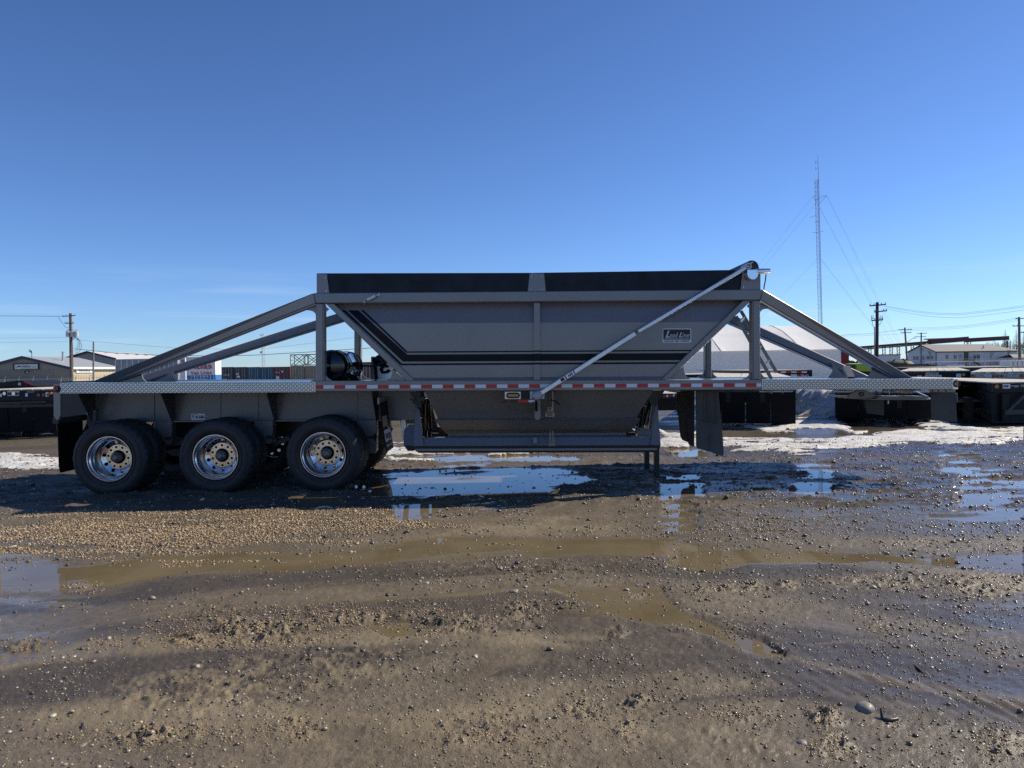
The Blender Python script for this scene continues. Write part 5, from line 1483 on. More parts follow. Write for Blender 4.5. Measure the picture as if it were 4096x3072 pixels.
# dark goosenecks over the left deck
Y = 30
t = thing('gooseneck_trailer', 'dark gooseneck trailer front rising above the far left deck, red stripe on its slope', 'trailer', (X_(60, Y), Y, 0))
MB().pp([(-40,1545), (-40,1534), (70,1522), (98,1524), (135,1541), (135,1545)], Y, 2.2).build('gooseneck', FBLK, t)
MB().pp([(95,1525), (134,1541), (128,1542), (95,1530)], Y-.02, .02).build('red_stripe', INKR, t)
lampat(t, 'lamp', 80, 1536, .07, Y, STEEL)
MB().pp([(-20,1560), (135,1560), (135,1545), (-20,1545)], Y+.2, 2).build('frame_beam', FBLK, t)
for q in (0, 120): MB().box(X_(q,Y)-.1, X_(q,Y)+.1, Y+.4, Y+.6, 0, 1.2).build('support_leg', FBLK, t)
Y = 34
t = thing('lowbed_trailer', 'dark trailer with a maroon edge showing just above the rear deck at left', 'trailer', (X_(300, Y), Y, 0))
MB().pp([(240,1526), (395,1524), (395,1540), (240,1542)], Y, 2.4).build('deck_frame', FBLK, t)
MB().pp([(330,1525), (395,1524), (395,1530), (300,1533)], Y-.02, .02).build('edge_stripe', mat('maroon', (.10,.012,.02), .4), t)
for q in (250, 380): MB().box(X_(q,Y)-.1, X_(q,Y)+.1, Y+.4, Y+.6, 0, 1.3).build('support_leg', FBLK, t)

# ---------------------------------------------------------------- fabric shelter
FABR = mat('white_fabric', (.92,.92,.91), .7, 0, .02, 1.5, .15, 4)
_n, _l = FABR.node_tree.nodes, FABR.node_tree.links          # thin woven cover: sunlight glows through it
_tr = _n.new('ShaderNodeBsdfTranslucent'); _tr.inputs[0].default_value = (.9,.89,.87,1)
_ms = _n.new('ShaderNodeMixShader'); _ms.inputs[0].default_value = .30
_l.new(_n['Principled BSDF'].outputs[0], _ms.inputs[1]); _l.new(_tr.outputs[0], _ms.inputs[2]); _l.new(_ms.outputs[0], _n['Material Output'].inputs[0])
FABRED = mat('red_fabric', (.16,.010,.018), .7, 0, .1, 2, .1, 8)
Y0 = 70.0; xa, xb, xe = X_(2560, Y0), X_(3364, Y0), X_(3396, Y0)
zr, ze = 5.95, 3.05
prof_ = [(0, 0), (-.02, ze*.5), (-.03, ze-.10), (-.18, ze), (.3, ze+.22), (2.4, ze+1.12), (5.0, ze+2.12), (7.8, zr-.10), (8.8, zr), (9.8, zr-.10), (12.6, ze+2.12), (15.2, ze+1.12), (17.6, ze), (17.5, 0)]
t = thing('fabric_shelter', 'long white fabric shelter with sagging ribbed roof and red end behind the parked trailers', 'shelter', ((xa+xb)/2, Y0, 0))
def skin(x0, x1, n, m, name, red=False):
    mb = MB(); vs = []; kf = len(prof_)
    pr = []
    for i in range(kf-1):
        a, b = prof_[i], prof_[i+1]
        for j in range(5): pr.append((a[0]+(b[0]-a[0])*j/5, a[1]+(b[1]-a[1])*j/5))
    pr.append(prof_[-1]); k = len(pr)
    for i in range(n+1):
        x = x0+(x1-x0)*i/n; ph = ((x-xa)/4.0) % 1.0
        sag = 0 if red else math.sin(math.pi*ph)**.7
        for j, (y, z) in enumerate(pr):
            roof = z > ze+.02
            wv = fbm(np.array([x*.5]), np.array([z*3.0+y]), .8, 3, 5)[0]-.5
            dz = -(.10*sag)*roof + .05*wv*roof
            dy = (.05*sag if (roof and y < 4) else 0) + (.03*wv if z < ze else 0) - (.16*(1-sag) if abs(z-ze) < .5 and y < 1 and ph < .06 else 0)
            vs.append((x, Y0+y+dy, z+dz))
    fs = [(i*k+j, (i+1)*k+j, (i+1)*k+j+1, i*k+j+1) for i in range(n) for j in range(k-1)]
    fs += [tuple(range(k)), tuple(n*k+j for j in range(k-1, -1, -1))]
    return mb.add(vs, fs).build(name, m, t, smooth=50)
skin(xa, xb, 90, FABR, 'fabric_cover'); skin(xb+.01, xe, 4, FABRED, 'end_cover', True)
for i in range(1, 6):
    x = xa+4.0*i
    if x < xb: MB().tube([(x, Y0+y+.02, z+.0) for y, z in prof_[3:9]], .05, 6).build('roof_rib', FABR, t, smooth=60)

# ---------------------------------------------------------------- buildings on the left
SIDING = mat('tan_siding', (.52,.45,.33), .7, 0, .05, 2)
SHADEW = mat('shaded_tan_siding', (.30,.27,.22), .7, 0, .06, 2)  # same tan siding, colour darkened to stand for the gable's shaded side
ROOFG = mat('grey_metal_roof', (.36,.37,.37), .5, .2, .1, 1.2)
NAVY = mat('navy_trim', (.02,.03,.09), .5)
ROOFW = mat('pale_metal_roof', (.62,.61,.60), .5, .1, .06, 1)
GREYW = mat('grey_wall', (.22,.24,.26), .6, 0, .06, 1)
Y = 130.0
A = W(280, 1467, Y); apx = W(95, 1425, Y); XR = A.x; ze_ = A.z; XM = apx.x; zr_ = apx.z; XL = 2*XM-XR; Yb = 146
t = thing('workshop_building', 'tan metal workshop with low gable and black framed sign at far left', 'building', (XM, Y, 0))
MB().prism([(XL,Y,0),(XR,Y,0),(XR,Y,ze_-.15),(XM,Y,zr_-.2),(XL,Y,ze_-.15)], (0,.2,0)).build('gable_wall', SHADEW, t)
sw = MB().box(XR-.2, XR, Y+.21, Yb, 0, ze_-.15).build('side_wall', SIDING, t)
for i in range(60):
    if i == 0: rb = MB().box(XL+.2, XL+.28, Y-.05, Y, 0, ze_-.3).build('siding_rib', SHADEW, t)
    else:
        x = (XR-XL)*i/60
        q = rb.copy(); col.objects.link(q); q.parent = t; q.location = (x, 0, 0)
for i in range(30):
    if i == 0: rb = MB().box(XR, XR+.05, Y+.3, Y+.38, 0, ze_-.2).build('siding_rib', SIDING, t)
    else: q = rb.copy(); col.objects.link(q); q.parent = t; q.location = (0, (Yb-Y-.5)*i/30, 0)
for sx_ in (1, -1):
    e = XM+(XR+.5-XM)*sx_; zo = ze_-.12
    MB().prism([(XM, Y-.5, zr_), (e, Y-.5, zo), (e, Y-.5, zo-.1), (XM, Y-.5, zr_-.1)], (0, Yb-Y+.9, 0)).build('roof', ROOFG, t)
    MB().prism([(XM, Y-.62, zr_+.05), (e, Y-.62, zo+.05), (e, Y-.62, zo-.42), (XM, Y-.62, zr_-.42)], (0, .1, 0)).build('barge_board', NAVY, t)
MB().box(XR+.35, XR+.6, Y-.4, Yb, ze_-.45, ze_-.05).build('fascia', WHITE, t)
p_ = patch(t, 'sign_frame', 55, 1455, 157, 1478, Y-.1, INK, .2); o = patch(t, 'sign_face', 59, 1458.5, 151, 1475.5, Y-.31, WHITE, .05); o.parent = p_
o = ptext(t, 'ROGO', 72, 1462, 121, 1469, Y-.38, INK, bold=.05); o.parent = p_
for a, b, c_, d_ in ((85,1470.5,145,1471.8), (80,1473,148,1474.2), (124,1462,146,1467.5)): o = patch(t, 'print_line', a, b, c_, d_, Y-.37, STEEL); o.parent = p_
o = patch(t, 'sign_emblem', 61, 1462, 70, 1474, Y-.37, STEEL); o.parent = p_
patch(t, 'wall_lamp', 104, 1484, 116, 1492, Y-.1, DARKST, .4); patch(t, 'lamp_glass', 106, 1487, 114, 1490, Y-.51, WHITE, .05)
ys0, ys1 = Y+3.2, Y+7.2
z0s, z1s = W(322, 1491, Y+5).z, W(322, 1473, Y+5).z
MB().box(XR+.06, XR+.2, Y+1.6, Y+6.6, z0s, z1s).build('sign_face', WHITE, t)
text('ROGO', 'lettering', INK, t, (XR+.21, Y+4.1, z1s-.32), 3.6, .45, xd=(0,1,0), bold=.05, ext=.01)
MB().box(XR+.2, XR+.22, Y+2.4, Y+5.8, z0s+.14, z0s+.22).build('print_line', STEEL, t)
c = W(251.5, 1440, Y+6); MB().tube([c+V3(0,0,-.8), W(251.5, 1409, Y+6)], .19, 12).build('flue_pipe', GALV, t, smooth=50)
c = W(251.5, 1409, Y+6); MB().tube([c, c+V3(0,0,.12)], .27, 12).build('flue_cap', GALV, t)
c = W(120, 1426, Y); mast = MB().tube([c+V3(0,.5,-.3), W(119, 1402, Y)+V3(0,.5,0)], .05, 6).build('aerial_mast', DARKST, t)
MB().bar(W(113, 1406, Y), W(127, 1410, Y), .08, .05).bar(W(118,1399,Y), W(126,1411,Y), .35, .06).build('dish_aerial', DARKST, t)
# white-roofed shed behind
Y = 172.0
apx = W(353, 1409, Y); A = W(463, 1437, Y); XM, XR, zr_, ze_ = apx.x, A.x, apx.z, A.z; XL = 2*XM-XR
t = thing('storage_shed', 'grey shed with long pale roof and roof vents behind the tan workshop', 'building', (XM, Y, 0))
MB().prism([(XL,Y,0),(XR,Y,0),(XR,Y,ze_),(XM,Y,zr_-.1),(XL,Y,ze_)], (0,26,0)).build('wall', GREYW, t)
for sx_ in (1, -1):
    e = XM+(XR-XM+.4)*sx_
    MB().prism([(XM,Y-.5,zr_+.25),(e,Y-.5,ze_+.2),(e,Y-.5,ze_),(XM,Y-.5,zr_+.05)], (0,27,0)).build('roof', ROOFW, t)
    MB().prism([(XM,Y-.6,zr_+.3),(e,Y-.6,ze_+.25),(e,Y-.6,ze_-.15),(XM,Y-.6,zr_-.1)], (0,.1,0)).build('barge_board', INK, t)
for k, q in enumerate((420, 465, 508, 548, 584)):
    yv = Y+5+4.5*k; c = Vector((XM+.6+.4*k, yv, zr_)); c = W(q, 1418+k*1.5, yv)
    MB().tube([c+V3(0,0,-.5), c+V3(0,0,.25)], .3, 10).tube([c+V3(0,0,.25), c+V3(0,0,.45)], .5, 10).build('roof_vent', STEEL, t)
# trailers with translucent side panels
PANEL = mat('translucent_panel', (.26,.27,.28), .35, 0, .35, 1.5)
Y = 96.0
for (a, b, top, lab) in ((463, 602, 1437, 'grey panel-sided trailer with white posts, left one behind the rear beams'), (604, 712, 1432, 'grey panel-sided trailer with white posts between the two rear beams')):
    t = thing('panel_trailer', lab, 'trailer', (X_((a+b)/2, Y), Y, 0), 'panel-sided trailers behind the rear beams')
    z = W(a, top, Y).z; xa_, xb_ = X_(a, Y), X_(b, Y)
    MB().box(xa_, xb_, Y, Y+2.4, 1.0, z-.12).build('panel_body', PANEL, t)
    MB().box(xa_-.03, xb_+.03, Y-.04, Y+2.44, z-.11, z).build('roof_edge', STEEL, t)
    MB().box(xa_, xb_, Y-.04, Y+2.44, .85, .99).build('floor_frame', FBLK, t)
    n_ = 6
    for k in range(n_+1):
        x = xa_+(xb_-xa_)*k/n_; MB().box(x-.04, x+.04, Y-.05, Y, 1.0, z-.12).build('side_post', WHITE, t)
    for k in (0, 1): MB().tube([(xa_+1+k*1.2, Y, .5), (xa_+1+k*1.2, Y+.3, .5)], .5, 20).build('wheel', RUBBER, t)
    MB().box(xb_-.8, xb_-.6, Y, Y+.2, 0, .9).build('support_leg', FBLK, t)
Y = 93.0
t = thing('white_van_body', 'narrow white box body with a dark window beside the red lettered van trailer', 'trailer', (X_(725, Y), Y, 0))
z = W(725, 1432, Y).z
MB().box(X_(720,Y), X_(742,Y), Y, Y+2.4, .0, z).build('box_body', WHITE, t)
patch(t, 'window', 724, 1438, 738, 1450, Y-.01, PANEL, .03)
# moving van
VBLUE = mat('van_blue', (.035,.17,.42), .4, 0, .05, 3)
Y = 90.0
t = thing('moving_van_trailer', 'white and blue moving van trailer with red lettering behind the far rear beam', 'trailer', (X_(800, Y), Y, 0))
xa_, xb_ = X_(745, Y), X_(861, Y); ztop, zm = W(800, 1428, Y).z, W(800, 1500, Y).z
MB().box(xa_, xb_, Y, Y+1.9, zm+.003, ztop).build('body', WHITE, t)
MB().box(xa_, xb_, Y, Y+1.9, .55, zm).build('skirt', VBLUE, t)
for q in range(9):
    x = xa_+(xb_-xa_)*(q+.5)/9; MB().box(x-.025, x+.025, Y-.05, Y, .6, ztop-.05).build('body_rib', WHITE if q % 3 else GALV, t)
MB().box(xa_, xb_, Y-.06, Y, ztop-.18, ztop).build('top_rail', GALV, t)
ptext(t, 'Atlas', 752, 1452, 847, 1476, Y-.06, INKR, bold=.02)
ptext(t, 'Van Lines', 762, 1485, 846, 1498, Y-.06, INKR, bold=.01)
ptext(t, 'AMJ Campbell', 770, 1502, 833, 1508.5, Y-.06, WHITE); ptext(t, 'Van Lines', 781, 1511, 824, 1518, Y-.06, WHITE)
ptext(t, 'Edmonton', 768, 1521, 846, 1526, Y-.06, WHITE)
for k in (0, 1): MB().tube([(xb_-1.0-k*1.15, Y+.1, .5), (xb_-1.0-k*1.15, Y+.4, .5)], .5, 20).build('wheel', RUBBER, t)
MB().box(xa_+.3, xa_+.5, Y+.5, Y+.7, 0, .6).build('support_leg', FBLK, t)

# ---------------------------------------------------------------- shipping containers
CB = [mat('container_black', (.035,.036,.04), .5, 0, .2, 2, dirt=.3), mat('container_blue', (.028,.085,.13), .5, 0, .15, 2, dirt=.3, dirtc=(.06,.09,.11)),
      mat('container_red', (.16,.035,.032), .5, 0, .15, 2, dirt=.3, dirtc=(.12,.06,.05)), mat('container_tan', (.26,.21,.14), .55, 0, .15, 2, dirt=.4, dirtc=(.17,.13,.08)),
      mat('container_brown', (.09,.04,.03), .5, 0, .15, 2, dirt=.3)]
def container(x0, x1, top, Y, m, label):
    xa_, xb_ = X_(x0, Y), X_(x1, Y); z = W((x0+x1)/2, top, Y).z; L = 12.0
    t = thing('shipping_container', label, 'container', ((xa_+xb_)/2, Y, 0), 'shipping containers in a row')
    MB().box(xa_+.04, xb_-.04, Y+.06, Y+L, .02, z-.04).build('body', m, t)
    fr = MB()
    MB().box(xa_, xa_+.13, Y, Y+.14, 0, z).build('corner_post', m, t); MB().box(xb_-.13, xb_, Y, Y+.14, 0, z).build('corner_post', m, t)
    MB().box(xa_+.135, xb_-.135, Y, Y+.13, z-.16, z).build('door_header', m, t)
    mid = (xa_+xb_)/2
    for s, (a, b) in enumerate(((xa_+.14, mid-.015), (mid+.015, xb_-.14))):
        d_ = MB().box(a, b, Y+.02, Y+.06, .12, z-.18).build('door', m, t)
        for zz in (.3, z*.38, z*.70):
            o = MB().box(a+.06, b-.06, Y-.005, Y+.02, zz, zz+.10).build('door_rib', m, t); o.parent = d_
        for k in (.28, .72):
            x = a+(b-a)*k; o = MB().tube([(x, Y-.03, .1), (x, Y-.03, z-.12)], .022, 6).build('lock_bar', GALV, t); o.parent = d_
    return t
cs = [(883, 934, 1468, 0, 'left black shipping container beside the moving van trailer, yellow sticker on its door'), (936, 988, 1468, 0, 'right black shipping container, left neighbour of the blue ones'),
      (989, 1040, 1468, 1, 'left dark blue shipping container next to the black ones'), (1041, 1094, 1468, 1, 'right dark blue shipping container beside the red one'),
      (1095, 1160, 1467, 2, 'dark red shipping container with round white logo between blue and tan ones')]
for a, b, top, k, lab in cs:
    t = container(a, b, top, 128.0, CB[k], lab)
    if a == 883: patch(t, 'yellow_sticker', 893, 1515, 908, 1524, 127.9, YEL); ptext(t, 'NTB', 898, 1498, 918, 1503, 127.9, WHITE)
    if a == 936: patch(t, 'white_sticker', 948, 1503, 960, 1510, 127.9, PLATE); patch(t, 'print_line', 944, 1494, 955, 1498, 127.9, WHITE)
    if k == 2:
        patch(t, 'white_sticker', 1104, 1505, 1117, 1518, 127.9, PLATE); lampat(t, 'round_logo', 1129, 1486, .18, 127.95, PLATE)
        patch(t, 'print_line', 1102, 1489, 1118, 1490.4, 127.9, PLATE)
container(1162, 1217, 1463, 121.0, CB[3], 'left tan shipping container under the steel frame')
container(1219, 1276, 1463, 121.0, CB[3], 'right tan shipping container partly behind the air tank')
t = container(1444, 1500, 1448, 105.0, CB[4], 'brown shipping container seen between far post and valve panel')
Y = 121.0
t = thing('steel_rack_frame', 'black open steel frame with crossed braces on top of the tan containers', 'frame', (X_(1215, Y), Y, W(1215, 1462, Y).z))
zb_, zt_ = W(1215, 1461.5, Y).z, W(1215, 1418, Y).z
for d_ in (0, 2.2):
    for a, b in ((1163, 1217), (1221, 1275)):
        A_, B_ = X_(a, Y), X_(b, Y)
        for p, q in (((A_, zb_), (A_, zt_)), ((B_, zb_), (B_, zt_)), ((A_, zt_), (B_, zt_)), ((A_, zb_+.06), (B_, zb_+.06)), ((A_, zb_), (B_, zt_)), ((A_, zt_), (B_, zb_))):
            MB().bar((p[0], Y+d_, p[1]), (q[0], Y+d_, q[1]), .09, .09).build('steel_bar', FBLK, t)
for a in (1163, 1275): 
    for z in (zb_+.1, (zb_+zt_)/2, zt_): MB().bar((X_(a,Y), Y, z), (X_(a,Y), Y+2.2, z), .07, .07).build('steel_bar', FBLK, t)

# ---------------------------------------------------------------- poles, masts, wires
def pole(name, label, px0, py0, px1, py1, Y, r0, r1, m, arms=(), group=None):
    a = W(px1, py1, Y); b = W(px0, py0, Y)
    d_ = (b-a); a0 = a - d_*(a.z/d_.z)          # down to the ground
    t = thing(name, label, 'utility pole', (a0.x, Y, 0), group)
    MB().tube([a0+V3(0,0,-.1), b], [r0, r1], 12).build('pole', m, t, smooth=60)
    for (py_, half, off, tilt) in arms:
        f_ = (py_-py0)/(py1-py0); c = b.lerp(a, f_)+V3(off, -.14, 0)
        MB().bar(c+V3(-half, 0, tilt), c+V3(half, 0, -tilt), .10, .12).build('crossarm', m, t)
        for k in (-.95, -.45, .45, .95):
            q = c+V3(half*k, 0, -tilt*k+.06); MB().tube([q, q+V3(0,0,.16)], .045, 6).build('insulator', STEEL, t)
    return t
WOODP2 = WOODP
t = pole('utility_pole', 'weathered wooden power pole with grey transformers in front of the tan workshop', 282, 1253, 287, 1530, 105, .27, .20, WOODP, ((1264, .95, -.15, -.05), (1293, .65, -.12, 0)))
tk0 = W(283, 1335, 105)
for px_, dx in ((276, 0), (295, 0), (310, 0)):
    c = W(px_, 1336, 105)+V3(0, -.25, 0)
    o = MB().tube([c+V3(0,0,-.42), c+V3(0,0,.36), c+V3(0,0,.42)], [.29, .29, .2], 14).build('transformer', mat('transformer_grey', (.50,.52,.52), .4) if px_ == 276 else bpy.data.materials['transformer_grey'], t, smooth=50)
    for s in (-.1, .1): q = MB().tube([c+V3(s,0,.42), c+V3(s,0,.66)], .04, 6).build('bushing', STEEL, t)
for k in range(3):
    c = W(303+3*k, 1372+5*k, 105)+V3(0,-.3,0)
    MB().tube([c+V3((.55+.12*k)*math.cos(q), 0, (.9+.1*k)*math.sin(q)) for q in [R(v) for v in range(-100, 190, 24)]], .03, 5).build('cable_loop', WIRE, t, smooth=60)
MB().tube([W(290,1345,105)+V3(0,-.3,0), W(296,1400,105)+V3(0,-.3,0), W(297,1470,105)+V3(0,-.3,0)], .03, 5).build('riser_cable', WIRE, t)
MB().tube([W(233,1269,105), W(252,1295,105), W(262,1309,105), W(280,1313,105)], .025, 5).build('jumper_wire', WIRE, t)
pole('thin_pole', 'thin grey pole right of the transformer pole', 374, 1366, 373, 1530, 100, .12, .10, mat('pole_grey', (.20,.19,.18), .8), ())
t = pole('utility_pole', 'tall dark wooden power pole with three crossarms over the front beam', 3509, 1209, 3507, 1440, 75, .19, .15, WOODD, ((1221, .85, -.02, -.06), (1246, .65, .30, -.06), (1281, .60, -.06, -.03)))
for k, q in enumerate((3482, 3488, 3517, 3525)):
    c = W(q, 1272, 75); MB().tube([c+V3(0,-.2,.25), c+V3(0,-.2,-.05), c+V3(.12,-.2,-.08)], .03, 5).build('cutout', DARKST, t)
MB().tube([W(3488,1275,75), W(3490,1300,75), W(3500,1312,75), W(3506,1312,75)], .02, 5).build('jumper_wire', WIRE, t, smooth=60)
MB().tube([W(3527,1270,75), W(3524,1290,75), W(3514,1302,75)], .02, 5).build('jumper_wire', WIRE, t, smooth=60)
pole('thin_pole', 'thin conduit pole close left of the tall dark power pole', 3498, 1308, 3498, 1430, 76, .05, .05, STEEL)
pole('utility_pole', 'leaning grey power pole with a street lamp arm left of the white building', 3619, 1310, 3630, 1462, 150, .20, .16, WOODP, ((1319, 1.4, 0, .0), (1331, 1.1, .1, 0)), 'grey power poles along the street')
lampp = thing('street_lamp', 'street lamp arm reaching right from the leaning grey pole', 'street lamp', W(3627, 1370, 149.8))
MB().tube([W(3627,1370,149.8), W(3641,1360,149.8), W(3652,1353,149.8), W(3660,1352,149.8)], .05, 6).build('lamp_arm', GALV, lampp)
MB().bar(W(3655,1352,149.8), W(3662,1352,149.8), .25, .15).build('lamp_head', GALV, lampp)
pole('utility_pole', 'grey power pole in front of the white building gable', 3685, 1330, 3685, 1465, 180, .20, .16, WOODP, ((1334, 1.2, .1, -.05), (1347, 1.4, -.3, 0)), 'grey power poles along the street')
pole('utility_pole', 'tall grey power pole at the right edge before the spruces', 4076, 1268, 4079, 1450, 110, .21, .16, WOODP, ((1274, 1.0, .4, -.05), (1304, 1.3, .2, 0), (1330, .6, .8, -.05)))

def wire(pts, r, label, group, sag=0, name='power_line', cat='wire'):
    P = []
    for (a, b) in zip(pts[:-1], pts[1:]):
        for i in range(9):
            t_ = i/9; q = Vector(a).lerp(Vector(b), t_); q.z -= sag*4*t_*(1-t_); P.append(q)
    P.append(Vector(pts[-1]))
    return tag(MB().tube(P, r, 5).build(name, WIRE, smooth=60), label, cat, group)
wl4 = ['upper of two close wires leaving left from the top crossarm of the transformer pole', 'lower of two close wires leaving left from the top crossarm of the transformer pole', 'wire leaving left from the middle of the transformer pole', 'lowest wire leaving left from the transformer pole']
for wl_, (a, b, c_, d_) in zip(wl4, ((-200,1260,245,1265), (-200,1263,262,1266), (-200,1354,277,1350), (-200,1371,272,1367))):
    wire([W(a, b, 105), W(c_, d_, 105)], .013, wl_, 'wires left of the transformer pole')
wire([W(290,1357,105), W(372,1366,102), W(700,1392,100), W(1000,1400,100)], .014, 'thin wire from the transformer pole towards the rear beams', None)
wire([W(305,1396,105), W(460,1412,100), W(640,1421,98), W(840,1424,97), W(1010,1421,96), W(1240,1408,95), W(1480,1392,94), W(1700,1375,93)], .035, 'thick sagging cable crossing above the vans and containers', None)
wire([W(1040,1397,150), W(1270,1370,150), W(1450,1345,150), W(1700,1315,150)], .02, 'faint wire rising right behind the left corner post', None)
wq_ = '%s sagging power line running right from the tall dark pole'
for dz, ord_ in zip((0, 7, 22), ('topmost', 'middle', 'lowest')):
    wr_ = wq_ % ord_
    wire([W(3535,1222+dz*.5,75), W(3720,1250+dz*.7,68), W(3850,1253+dz*.8,64), W(4200,1207+dz*.8,58)], .010, wr_, 'power lines right of the tall dark pole', .05)
wq_ = '%s power line between the street poles above the white building'
for dz, ord_ in zip((0, 5, 11), ('topmost', 'middle', 'lowest')):
    wr_ = wq_ % ord_
    wire([W(3628,1312+dz,150), W(3850,1303+dz*.8,128), W(4070,1271+dz,110)], .015, wr_, 'lines between the street poles', .1)
wq_ = '%s line running left from the leaning pole behind the fabric shelter'
for dz, ord_ in zip((0, 4, 20), ('topmost', 'middle', 'lowest')):
    wr_ = wq_ % ord_
    wire([W(3615,1316+dz,150), W(3480,1334+dz*.4,155), W(3330,1342+dz*.2,160), W(3000,1352+dz*.2,170)], .015, wr_, 'lines left of the leaning pole')
# guyed mast
MASTM = mat('mast_steel', (.13,.11,.12), .5, .3, .15, 3)
Y = 160.0
b0 = W(3287.5, 1462, Y); b0.z = 0; b1 = W(3268, 717, Y); b2 = W(3271, 620, Y)
t = thing('radio_mast', 'tall guyed lattice radio mast rising behind the front beam', 'mast', b0)
ax = (b1-b0); rad = .46
def leg(k, f_): return b0+ax*f_ + V3(rad*math.cos(R(120*k+20)), rad*math.sin(R(120*k+20)), 0)
for k in range(3): MB().tube([leg(k, 0), leg(k, 1)], .035, 6).build('mast_leg', MASTM, t)
nb = 46; mbz = MB()
for i in range(nb):
    for k in range(3):
        a, c_ = i/nb, (i+1)/nb
        mbz.bar(leg(k, a), leg((k+1) % 3, a), .024, .024)
        mbz.bar(leg(k, a), leg((k+1) % 3, c_), .02, .02); mbz.bar(leg((k+1) % 3, a), leg(k, c_), .02, .02)
mbz.build('lattice_brace', MASTM, t, kind='stuff')
MB().tube([b1+V3(.35,0,-1), b2], [.05, .03], 6).build('whip_aerial', MASTM, t)
for (x0, y0, x1, y1) in ((3263,640,3263,655), (3263,668,3263,680)):
    MB().bar(W(x0,y0,Y), W(x1,y1,Y), .05, .05).bar(W(3263,(y0+y1)/2,Y), W(3272,(y0+y1)/2,Y), .04, .04).build('dipole_aerial', MASTM, t)
TA = [W(3252,785,Y), W(3308,783,Y), W(3262,800,Y+3)]; mid_ = [W(3266,812,Y), W(3278,813,Y)]
arm_ = MB()
for p, q in ((TA[0],TA[1]), (TA[0],mid_[0]), (TA[1],mid_[1]), (TA[0],TA[2]), (TA[2],TA[1])):
    MB().bar(p, q, .07, .07).build('guy_arm', GALV, t)
for (x0, y0, x1, y1) in ((3240,870,3265,862), (3259,890,3274,884), (3250,931,3294,926)):
    MB().bar(W(x0,y0,Y), W(x1,y1,Y), .06, .06).build('yagi_aerial', MASTM, t)
def guy(p, q):
    MB().tube([p, q], .012, 5).build('guy_wire', WIRE, t)
gl = W(2700, 1463, 168); gl.z = .05
def gnd(px_): q = W(px_, 1462, 172); q.z = .05; return q
guy(TA[0], gl); guy(mid_[0], gl)
guy(TA[1], gnd(3652)); guy(TA[1]+V3(.05,0,-.3), gnd(3640)); guy(W(3279,830,Y), gnd(3628)); guy(W(3279,832,Y), gnd(3616))
guy(W(3268,1037,Y), gl+V3(8,0,0)); guy(W(3285,1037,Y), gnd(3628)); guy(W(3285,1040,Y), gnd(3618))
# distant cell tower
Y = 420.0
c0, c1 = W(1053, 1490, Y), W(1051, 1336, Y); c0.z = 0
t = thing('cell_tower', 'distant white cell tower seen between the two rear beams', 'mast', c0)
for k in range(3):
    o0, o1 = V3(1.0*math.cos(R(120*k)), 1.0*math.sin(R(120*k)), 0), V3(.6*math.cos(R(120*k)), .6*math.sin(R(120*k)), 0)
    MB().tube([c0+o0, c1+o1], .10, 5).build('tower_leg', GALV, t)
mbz = MB()
for i in range(16):
    for k in range(3):
        f0, f1 = i/16, (i+1)/16
        p = lambda kk, f_: c0.lerp(c1, f_)+V3((1-.4*f_)*math.cos(R(120*kk)), (1-.4*f_)*math.sin(R(120*kk)), 0)
        mbz.bar(p(k, f0), p(k+1, f1), .08, .08)
mbz.build('lattice_brace', GALV, t, kind='stuff')
for k in range(5): MB().box(c1.x-1.3+k*.55, c1.x-1.05+k*.55, Y-1, Y-.7, c1.z-1.3, c1.z+.4).build('panel_aerial', WHITE, t)
MB().tube([W(1044,1409,Y), W(1044,1409,Y)+V3(0,.5,0)], .7, 14).build('dish_aerial', GALV, t)

# ---------------------------------------------------------------- right background
WSID = mat('white_siding', (.56,.58,.60), .6, 0, .05, 2)
SHIN = mat('grey_shingle_roof', (.20,.19,.18), .8, 0, .15, 1.5)
GLASS = mat('window_glass', (.03,.035,.04), .08, 0, .2, 2)
a_ = R(15); C0 = W(3744.5, 1445, 235); C0.z = 0
d1_, d2_ = V3(math.cos(a_), math.sin(a_), 0), V3(-math.sin(a_), math.cos(a_), 0)
Lw, Wg, zE, zA = 34.4, 11.7, 4.85, 7.3
t = thing('white_building', 'long white two-level building with grey shingle roof and outside stairs at right', 'building', C0)
q0, q1, q2, q3 = C0, C0+d1_*Lw, C0+d1_*Lw+d2_*Wg, C0+d2_*Wg
up = lambda p, z: Vector((p.x, p.y, z))
MB().hexa([q0, q1, q2, q3], [up(p, zE) for p in (q0, q1, q2, q3)]).build('wall', WSID, t)
MB().prism([up(q0, zE+.001), up(q3, zE+.001), up(q0.lerp(q3, .5), zA-.15)], d1_*.25).build('gable', WSID, t)
rA, rB = q0.lerp(q3, .5)-d1_*.6, q1.lerp(q2, .5)-d1_*6
ov = .5
for (e0, e1, s) in ((q0-d1_*.6-d2_*ov, q1+d1_*.5-d2_*ov, 1), (q3-d1_*.6+d2_*ov, q2+d1_*.5+d2_*ov, -1)):
    P = [up(e0, zE-.05), up(e1, zE-.05), up(rB, zA), up(rA, zA)]
    MB().prism(P, (0, 0, .18)).build('roof', SHIN, t)
MB().prism([up(q1+d1_*.5-d2_*ov, zE-.05), up(q2+d1_*.5+d2_*ov, zE-.05), up(rB, zA)], (0, 0, .18)).build('roof', SHIN, t)
MB().bar(up(q0-d1_*.6-d2_*ov, zE-.1), up(q1+d1_*.5-d2_*ov, zE-.1), .12, .22).build('gutter', DARKST, t)
MB().bar(up(q0-d1_*.6-d2_*ov, zE-.05), up(rA, zA), .12, .25).build('barge_board', DARKST, t); MB().bar(up(q3-d1_*.6+d2_*ov, zE-.05), up(rA, zA), .12, .25).build('barge_board', DARKST, t)
